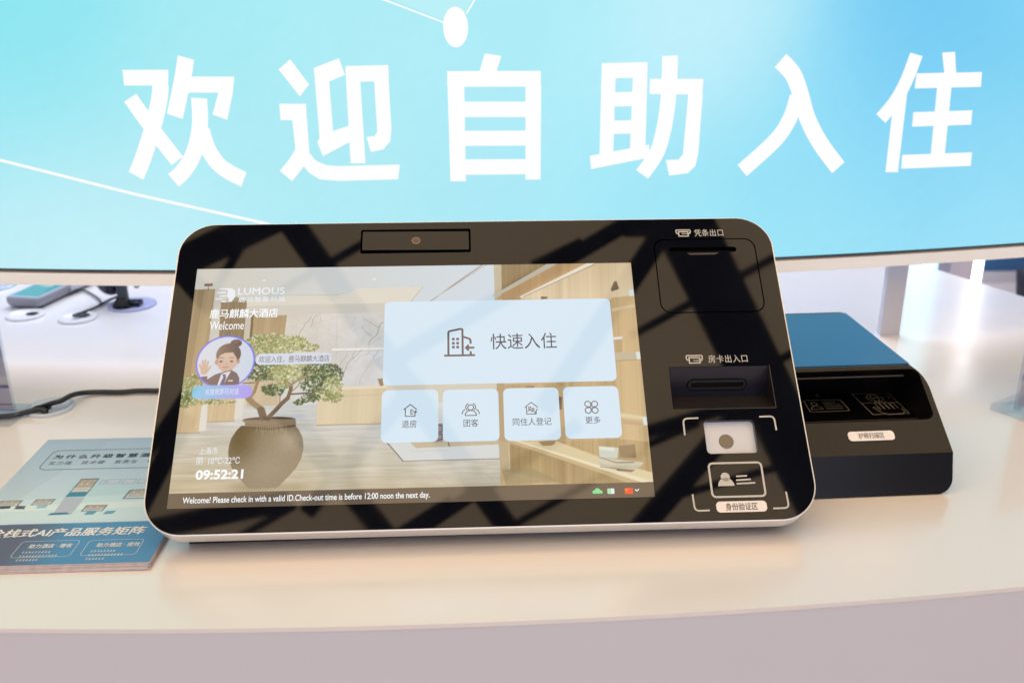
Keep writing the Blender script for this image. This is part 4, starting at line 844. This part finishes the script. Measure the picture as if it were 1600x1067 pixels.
mesh_obj('passport_symbol', ribbons([([Q(ppz, 0, 0), Q(ppz, 1, 0), Q(ppz, 1, 1), Q(ppz, 0, 1)], True), [Q(ppz, 0, .46), Q(ppz, 1, .46)],
   ([Q(ppz, .5 + .22 * math.cos(a_), .22 + .16 * math.sin(a_)) for a_ in np.linspace(0, 6.0, 20)], True), [Q(ppz, .5 + .09 * math.cos(a_), .22 + .16 * math.sin(a_)) for a_ in np.linspace(-1.57, 1.57, 9)], [Q(ppz, .5 - .09 * math.cos(a_), .22 + .16 * math.sin(a_)) for a_ in np.linspace(-1.57, 1.57, 9)], [Q(ppz, .28, .22), Q(ppz, .72, .22)], [Q(ppz, .84, .16), Q(ppz, .92, .16)], [Q(ppz, .84, .24), Q(ppz, .92, .24)],
   *fing, [Q(ppz, .34, .80), Q(ppz, .24, .66), Q(ppz, .17, .70), Q(ppz, .28, .92), Q(ppz, .42, 1.03), Q(ppz, .78, 1.03), Q(ppz, .92, .92), Q(ppz, .92, .75)]], .0008, PZ + .0004), PRINT_GREY, plt_, SM)
# sticker on the sloping lip
TM = SM @ Matrix(((1, 0, 0, 0), (0, (SLY1 - SLY0) / slw, -(ZT - ZB) / slw, SLY0), (0, (ZT - ZB) / slw, (SLY1 - SLY0) / slw, ZB), (0, 0, 0, 1)))
s2 = (-0.1107,0.0172,-0.0591,0.0287)
stk2 = mesh_obj('sticker', slab(rrect(*s2, .004, 6), .0002, .0012), STICKER, scn, TM, label='white sticker reading 护照扫描区')
mesh_obj('caption', text_fit('护照扫描区', (-0.0992,0.0196,-0.0705,0.0267), .0015), INK, stk2, TM)

# ================================================================== brochures
BW, BH = .21, .277
bM0 = Matrix.Translation((-.349 - .21 * math.cos(math.radians(2)), .782 - .21 * math.sin(math.radians(2)), 0)) @ Matrix.Rotation(math.radians(2), 4, 'Z')
for k in range(5):
    dx, dy, dr = ((.0020, -.0052, .3), (-.001, -.0036, -.35), (.0012, -.0030, .3), (-.0012, -.0016, -.1), (.0008, -.0008, .15))[k]
    bb = mesh_obj('brochure', slab([(dx, dy), (BW + dx, dy), (BW + dx, BH + dy), (dx, BH + dy)], .0003 + k * .00106, .0003 + k * .00106 + .00102), PAPER_EDGE, None, bM0 @ Matrix.Rotation(math.radians(dr), 4, 'Z'))
    tag(bb, ('lowest brochure of the stack, lying flat on the counter', 'second brochure from the bottom of the stack', 'middle brochure of the stack, only its edge showing', 'third brochure from the top of the stack, only its edge showing', 'brochure directly under the printed top brochure')[k], 'brochure', 'brochures in the stack on the counter')
bz = .0056
tb = thing('brochure', 'top brochure of the stack, pale blue cover with device pictures and a dark blue band', 'brochure', tuple(bM0.translation)[:2] + (bz,), math.radians(2), 'brochures in the stack on the counter')
mesh_obj('pages', slab([(0, 0), (BW, 0), (BW, BH), (0, BH)], bz, bz + .0009), PAPER_EDGE, tb, bM0)
bc = Canvas(600, 800, (190, 215, 224))
def paint_cover(c):
    W, H = c.W, c.H; K = W / .21
    def X(p): return (p[0] * K, H - p[1] / .277 * H)
    P, Ln = c.poly, c.line
    P([(0, 0), (W, 0), (W, H), (0, H)], grad((166, 190, 214), (204, 224, 238), 0, 0, 0, 520))
    for k in range(30): Ln([(-30 + k * 9, 0), (-120 + k * 7, 430)], 2.0, (140, 166, 184), .55)
    P([(200, 330), (W, 280), (W, 420), (240, 470)], (176, 214, 224), .5); P([(0, 440), (W, 400), (W, 560), (0, 560)], (206, 232, 238), .6); P([(60, 470), (520, 455), (560, 490), (40, 505)], (222, 238, 240), .8)
    def dev(q, body=(74, 98, 124), scr=(206, 208, 206), rows=True):
        q = [X(p) for p in q]; P(q, body); m = np.mean(q, 0); r = [tuple(m + (np.array(p) - m) * .88) for p in q]; P(r, scr)
        a_, b_, c_, d_ = [np.array(p) for p in r]
        P([tuple(a_), tuple(b_), tuple(a_ * .5 + d_ * .5 + (b_ - a_)), tuple(a_ * .5 + d_ * .5)], (176, 158, 136), .8)
        for k in range(7): Ln([tuple(a_ + (b_ - a_) * (.08 + .12 * k) + (d_ - a_) * .2), tuple(a_ + (b_ - a_) * (.12 + .12 * k) + (d_ - a_) * (.12 + .3 * ((k * 5) % 3) / 3))], 3, ((120, 112, 100), (226, 220, 208), (150, 128, 104))[k % 3])
        for t in (.62, .78): Ln([tuple(a_ + (d_ - a_) * t + (b_ - a_) * .1), tuple(a_ + (d_ - a_) * t + (b_ - a_) * .85)], 3, (150, 150, 160))
    dev([(0.0799,0.1723),(0.1003,0.1728),(0.0994,0.1321),(0.079,0.1317)]); P([X(p) for p in [(0.0792,0.1416),(0.0998,0.142),(0.0994,0.1321),(0.0783,0.1318)]], (52, 128, 160)); P([X(p) for p in [(0.0782,0.1304),(0.1,0.1307),(0.0999,0.0942),(0.0803,0.0938)]], (182, 190, 210)); P([X(p) for p in [(0.0773,0.0979),(0.0936,0.0984),(0.0979,0.0943),(0.0752,0.0934)]], (52, 116, 150))
    dev([(0.0132,0.1267),(0.0361,0.1269),(0.0355,0.1146),(0.0114,0.1145)]); P([X(p) for p in [(0.0169,0.1142),(0.0286,0.115),(0.0297,0.1095),(0.0167,0.1089)]], (70, 70, 80)); P([X(p) for p in [(0.0348,0.1147),(0.0444,0.1142),(0.0453,0.1074),(0.0344,0.108)]], (84, 84, 96))
    dev([(0.0494,0.1276),(0.0703,0.128),(0.0693,0.1157),(0.0486,0.1153)]); P([X(p) for p in [(0.0568,0.1149),(0.0672,0.1158),(0.0674,0.109),(0.057,0.1082)]], (150, 190, 214))
    dev([(0.1082,0.1124),(0.131,0.1126),(0.1298,0.0993),(0.1073,0.0991)]); P([X(p) for p in [(0.1141,0.0987),(0.1244,0.0995),(0.1228,0.093),(0.1132,0.0922)]], (84, 150, 184)); P([X(p) for p in [(0.1339,0.0991),(0.1442,0.0999),(0.1425,0.0934),(0.1323,0.0926)]], (96, 158, 188))
    dev([(0.1433,0.1441),(0.1685,0.1457),(0.1712,0.1243),(0.1418,0.1244)], (60, 96, 128))
    for q in ([(0.1048,0.1681),(0.1092,0.1678),(0.1089,0.1589),(0.1046,0.1592)], [(0.1115,0.1692),(0.1254,0.17),(0.1255,0.1596),(0.1117,0.1588)], [(0.1293,0.1691),(0.1427,0.1691),(0.1427,0.1587),(0.1293,0.1587)], [(0.1463,0.169),(0.154,0.1693),(0.1543,0.1596),(0.1462,0.1585)]):
        qq = [X(p) for p in q]; P(qq, (196, 206, 222)); Ln(qq + qq[:1], 1.6, (110, 130, 156))
    b0 = X((0.1119,0.0769))[1]
    P([(0, b0 + 2), (W, b0), (W, H), (0, H)], grad((92, 90, 112), (76, 138, 190), 190, 0, 330, 0)); P([(0, b0 + 2), (W, b0), (W, b0 + 4), (0, b0 + 6)], (120, 170, 198), .6)
paint_cover(bc)

ab = bc.a.reshape(400, 2, 300, 2, 3).mean((1, 3))
GX, GY = np.meshgrid(np.linspace(0, BW, 300), np.linspace(BH, 0, 400))
cov = picture_mesh('cover', np.clip(lin(ab) * .95, 0, 1), np.stack([GX, GY, np.full_like(GX, bz + .0010)], -1), print_attr('printed_cover', .32), tb, bM0)
def bp(name, vf, m, parent=None): return mesh_obj(name, vf, m, parent or cov, bM0)
BI = mat('cover_dark_ink', (.035, .04, .05), .4); BWH = mat('cover_white_ink', (.78, .78, .8), .4); BG = mat('cover_grey_ink', (.16, .19, .22), .4)
bz2 = bz + .0012
bp('heading', text_fit('为什么升级智慧酒店', (0.0287,0.2316,0.1452,0.2180)[:0] or ((0.0269,0.2237)[0], (0.0269,0.2237)[1], (0.153,0.2189)[0], (0.0258,0.2336)[1]), bz2, bold=.028, spacing=1.35), BI)
bp('subheading', text_fit('实力强   技术硬   资质全   体验佳', ((0.0277,0.2075)[0], (0.0274,0.2083)[1], (0.1665,0.2036)[0], (0.0281,0.2171)[1]), bz2, bold=.004, spacing=1.25), BG)
hq = ((0.0207,0.1999)[0], (0.0236,0.1966)[1], BW + .03, (0.0255,0.2454)[1])
bp('title_outline', ribbon([(BW - .004, hq[3]), (hq[0] + .008, hq[3]), (hq[0] + .002, hq[3] - .003), (hq[0], hq[3] - .008), (hq[0], hq[1] + .008), (hq[0] + .002, hq[1] + .003), (hq[0] + .008, hq[1]), (BW - .004, hq[1])], .0008, bz2), BI)
bp('heading', text_fit('鹿马全栈式AI产品服务矩阵', (-.0, (0.119,0.0506)[1], (0.1864,0.0521)[0], (0.1162,0.066)[1]), bz2, bold=.03, shear=.12), BWH)
def panel(q, ttl):
    xs = [p[0] for p in q]; ys_ = [p[1] for p in q]; x0, x1, y0, y1 = min(xs), max(xs), min(ys_), max(ys_)
    bp('panel_outline', ribbon(rrect(x0, y0, x1, y1, .004, 4), .00045, bz2, True), BG if False else BWH)
    bp('heading', text_fit(ttl, (x0 + .010, y1 - .013, x0 + .052, y1 - .0055), bz2, bold=.02), BWH)
    rows = []
    for j in range(3):
        xx = x0 + .008; yy = y1 - .0205 - j * .0068; xe = x1 - .010 - (.012, .002, .020)[j]
        while xx < xe:
            ww = .0023
            rows += [[(xx, yy), (xx + ww, yy)], [(xx + ww * .15, yy + .0013), (xx + ww * .9, yy + .0013)], [(xx + ww * random.uniform(.3, .7), yy - .0013), (xx + ww * .5, yy + .0024)], [(xx + ww * .1, yy - .0011), (xx + ww * random.uniform(.5, 1), yy - .0011)]]; xx += .0031
    bp('small_print', join(*[ribbon(r_, .0004, bz2 + k_ % 4 * 1e-5) for k_, r_ in enumerate(rows)]), BWH)
panel([(0.0727,0.0421),(0.1292,0.0406),(0.1294,0.013),(0.0744,0.0134)], '助力酒店 · 增收')
panel([(0.1389,0.0413),(0.1925,0.041),(0.1921,0.0156),(0.1401,0.0136)], '助力酒店 · 提效')

# ================================================================== cable grommets and cables
def grommet(cx, cy, R_, hole, label, m, group, spiral=False):
    t = thing('cable_grommet', label, 'cable grommet', (cx, cy, 0), 0, group)
    mesh_obj('rim', lathe([(R_ * .42, .0004), (R_ * .42, .0016), (R_ * .5, .0020), (R_ * .80, .0022), (R_ * .84, .0042), (R_ * .96, .0044), (R_, .0030), (R_ + .0006, .0002)], 48, cx, cy), m, t, smooth=True)
    mesh_obj('cap', slab(circ(cx, cy, R_ * .42, 32), .0003, .0016), m, t)
    mesh_obj('cable_hole', slab(circ(cx + hole[0], cy + hole[1], hole[2], 24, hole[2] * .8), .0030 if abs(hole[0]) + abs(hole[1]) > R_ * .42 else .0017, .0033), BLACK_GAP, t)
    return t
GG = 'cable grommets set into the counter'
g1 = (-0.616,1.1593)
grommet(g1[0], g1[1], .030, (-.010, -.002, .012), 'large grey cable grommet near the kiosk with a thick black cable', GROMMET_GREY, GG)
g2 = (-0.74,1.5354)
grommet(g2[0], g2[1], .031, (.006, .012, .010), 'white cable grommet with two thin cables going into it', GROMMET_WHITE, GG)
g3 = (-0.8381,1.5532)
grommet(g3[0], g3[1], .031, (.009, .006, .010), 'white cable grommet in front of the handheld terminal, hole empty', GROMMET_WHITE, GG)
g4 = (-0.9802,1.7329)
grommet(g4[0], g4[1], .036, (-.006, .004, .010), 'pale cable grommet cut off by the left edge, behind the terminal', GROMMET_GREY, GG)
def cable(name, label, pts, r, m): return tag(mesh_obj(name, tube(pts, r), m, smooth=True), label, 'cable')
def TZ(p, z): return (p[0], p[1], z)
cable('power_cable', 'thick black power cable running from the grey grommet to behind the kiosk',
      [(g1[0] - .012, g1[1] - .004, .0035), (g1[0] + .005, g1[1] - .006, .010), TZ((-0.598,1.156), .013), TZ((-0.5916,1.1695), .014), TZ((-0.5881,1.1933), .008), TZ((-0.5684,1.2034), .005), TZ((-0.5374,1.2028), .005), TZ((-0.4911,1.2064), .005), (-.30, 1.19, .005), (-.2, 1.15, .005), (-.05, 1.08, .012)], .0035, CABLE_BLACK)
cable('power_cable', 'second black cable coming from behind the left acrylic stand into the grey grommet',
      [TZ((-0.6868,1.1183), .005), TZ((-0.65,1.1276), .005), TZ((-0.6324,1.135), .007), TZ((-0.6199,1.1388), .008), TZ((-0.611,1.137), .006), (g1[0] - .004, g1[1] - .010, .0036)], .0035, CABLE_BLACK)
cable('thin_cable', 'thin dark cable from the handheld terminal to the white grommet',
      [TZ((-0.8103,1.6799), .008), TZ((-0.7976,1.6935), .004), TZ((-0.7609,1.6565), .004), TZ((-0.7334,1.6174), .004), TZ((-0.7297,1.5914), .004), TZ((-0.7394,1.5558), .006), (g2[0] + .002, g2[1] + .010, .0034)], .0019, CABLE_GREY)
cable('thin_cable', 'thin dark cable from the black device stand to the white grommet',
      [TZ((-0.7066,1.6224), .012), TZ((-0.7241,1.6286), .004), TZ((-0.7277,1.6061), .004), TZ((-0.7342,1.5699), .0045), TZ((-0.7425,1.5434), .007), TZ((-0.7445,1.5322), .007), (g2[0] + .010, g2[1] + .008, .0034)], .0022, CABLE_GREY)

# ================================================================== handheld terminal lying on the counter (left, behind)
tl, trr, tbk = (-0.892,1.5972), (-0.8354,1.5995), (-0.8114,1.7086)
ang = math.atan2(tbk[0] - trr[0], tbk[1] - trr[1])
hw = .066
HM = Matrix.Translation((tl[0] - .002, tl[1], 0)) @ Matrix.Rotation(-ang * .92, 4, 'Z')
ht = thing('handheld_terminal', 'grey handheld payment terminal with a teal screen lying at the left', 'payment terminal', (tl[0], tl[1], 0), -ang * .92)
hbody = rrect(0, 0, hw, .20, .009, 6)
mesh_obj('body', join(flat(rrect(.003, .003, hw - .003, .197, .007, 6), .0045), wall(rrect(.003, .003, hw - .003, .197, .007, 6), .0045, .010, hbody), wall(hbody, .010, .019), wall(hbody, .019, .021, rrect(.002, .002, hw - .002, .198, .008, 6)), flat(rrect(.002, .002, hw - .002, .198, .008, 6), .021)), mat('grey_device_shell', (.26, .26, .30), .35), ht, HM)
mesh_obj('face', slab(rrect(.0025, .004, hw - .0025, .196, .007, 6), .0212, .0216), mat('pale_device_face', (.55, .58, .70), .15), ht, HM)
sg = Canvas(40, 80, (120, 205, 215))
sg.poly([(0, 0), (40, 0), (40, 30), (0, 30)], (190, 205, 235)); sg.ell(22, 26, 15, 12, (235, 245, 250), 1, .4); sg.poly([(26, 24), (40, 16), (40, 60), (32, 60)], (110, 190, 205))
GX, GY = np.meshgrid(np.linspace(.006, hw - .006, 40), np.linspace(.125, .010, 80))
picture_mesh('screen', lin(sg.a) * .8, np.stack([GX, GY, np.full_like(GX, .0219)], -1), glow_attr('terminal_screen_glow', .08), ht, HM)
for fx in (.012, hw - .012):
    mesh_obj('rubber_foot', slab(circ(fx, .02, .005, 12), .0002, .0045), BLACK_GAP, ht, HM)
    mesh_obj('rubber_foot', slab(circ(fx, .18, .005, 12), .0002, .0045), BLACK_GAP, ht, HM)
mesh_obj('side_button', box(hw + .0002, hw + .004, .088, .128, .008, .017), mat('silver_button', (.5, .5, .58), .3, metal=.6), ht, HM, bevel=.001)

# ================================================================== black device stand on its round plate
sc_ = (-0.6745,1.6086)
sd = thing('device_stand', 'small black stand holding a dark round device on a pale disc', 'device stand', (sc_[0], sc_[1], 0))
mesh_obj('disc', slab(circ(sc_[0], sc_[1], .041, 48), .0003, .0030), mat('lavender_disc', (.42, .44, .66), .25), sd, bevel=.0008)
fx_, fy_ = sc_[0] - .010, sc_[1] - .014
mesh_obj('foot', lathe([(0, .0031), (.018, .0031), (.018, .008), (.013, .014), (.009, .020), (0, .020)], 28, fx_, fy_), SATIN_BLACK, sd, smooth=True)
mesh_obj('foot_bar', box(fx_, fx_ + .030, fy_ - .004, fy_ + .016, .0031, .012), SATIN_BLACK, sd, bevel=.002)
mesh_obj('post', slab(rrect(fx_ - .0075, fy_ - .005, fx_ + .0105, fy_ + .006, .003, 5), .0125, .15), mat('slate_post', (.022, .034, .045), .3), sd)
dv = lathe([(0, -.024), (.022, -.022), (.028, -.012), (.030, 0), (.028, .012), (.022, .022), (0, .024)], 32)
mesh_obj('device_head', ([(fx_ - .030 + p[0] * .95, fy_ + .034 + p[2] * .8, .050 + p[1] * 1.2) for p in dv[0]], dv[1]), mat('glossy_navy_black', (.006, .010, .030), .08), sd, smooth=True)
mesh_obj('head_mount', box(fx_ - .018, fx_ + .002, fy_ + .0062, fy_ + .02, .040, .060), SATIN_BLACK, sd)
cable('thin_cable', 'thin cable hanging in a loop from the back of the black device stand',
      [(fx_ + .010, fy_ + .030, .050), TZ((-0.6554,1.5876), .040), TZ((-0.6409,1.5731), .05), TZ((-0.6325,1.5662), .06), (fx_ + .052, fy_ + .06, .09), (fx_ + .03, fy_ + .05, .12), (fx_ + .01, fy_ + .034, .108)], .0016, CABLE_GREY)

# ================================================================== acrylic sign holders
def acrylic(name, label, M, wdt, hgt, dep, print_cols):
    t = thing(name, label, 'sign holder', tuple(M.translation)); MWt = M
    mesh_obj('base', slab(rrect(-.007, 0, wdt, dep, .002, 3), .0003, .0085), ACRYLIC, t, MWt, bevel=.0006)
    mesh_obj('sheet_front', box(0.001, wdt - .001, .022, .0245, .0086, hgt), ACRYLIC, t, MWt)
    mesh_obj('sheet_back', box(0.001, wdt - .001, .0265, .029, .0086, hgt), ACRYLIC, t, MWt)
    c = Canvas(60, 90, print_cols[0])
    for y0_, y1_, col in print_cols[1]: c.poly([(0, y0_), (60, y0_ + 2), (60, y1_ + 2), (0, y1_)], col)
    GX, GZ = np.meshgrid(np.linspace(.003, wdt - .003, 60), np.linspace(hgt - .002, .011, 90))
    picture_mesh('insert_card', lin(c.a) * .85, np.stack([GX, np.full_like(GX, .0255), GZ], -1), print_attr('insert_print', .5), t, MWt)
    return t
aR = (-0.6472,1.1323)
acrylic('sign_holder', 'clear acrylic sign holder with a lavender card, cut off by the left edge', Matrix.Translation((aR[0], aR[1], 0)) @ Matrix.Rotation(math.radians(177), 4, 'Z') @ Matrix.Translation((0, -.0255, 0)), .15, .145, .055,
        ((196, 190, 214), [(58, 66, (216, 206, 214)), (66, 69, (92, 92, 150)), (76, 80, (196, 190, 206)), (30, 40, (168, 164, 196)), (84, 85, (90, 80, 100))]))
aL = (0.6353,1.1296)
acrylic('sign_holder', 'clear acrylic sign holder with a pale card, cut off by the right edge', Matrix.Translation((aL[0], aL[1], 0)) @ Matrix.Rotation(math.radians(33), 4, 'Z') @ Matrix.Translation((0, -.045, 0)), .15, .15, .055,
        ((212, 210, 226), [(50, 55, (150, 160, 215)), (60, 64, (165, 175, 222)), (66, 72, (235, 225, 225)), (80, 88, (196, 200, 228))]))
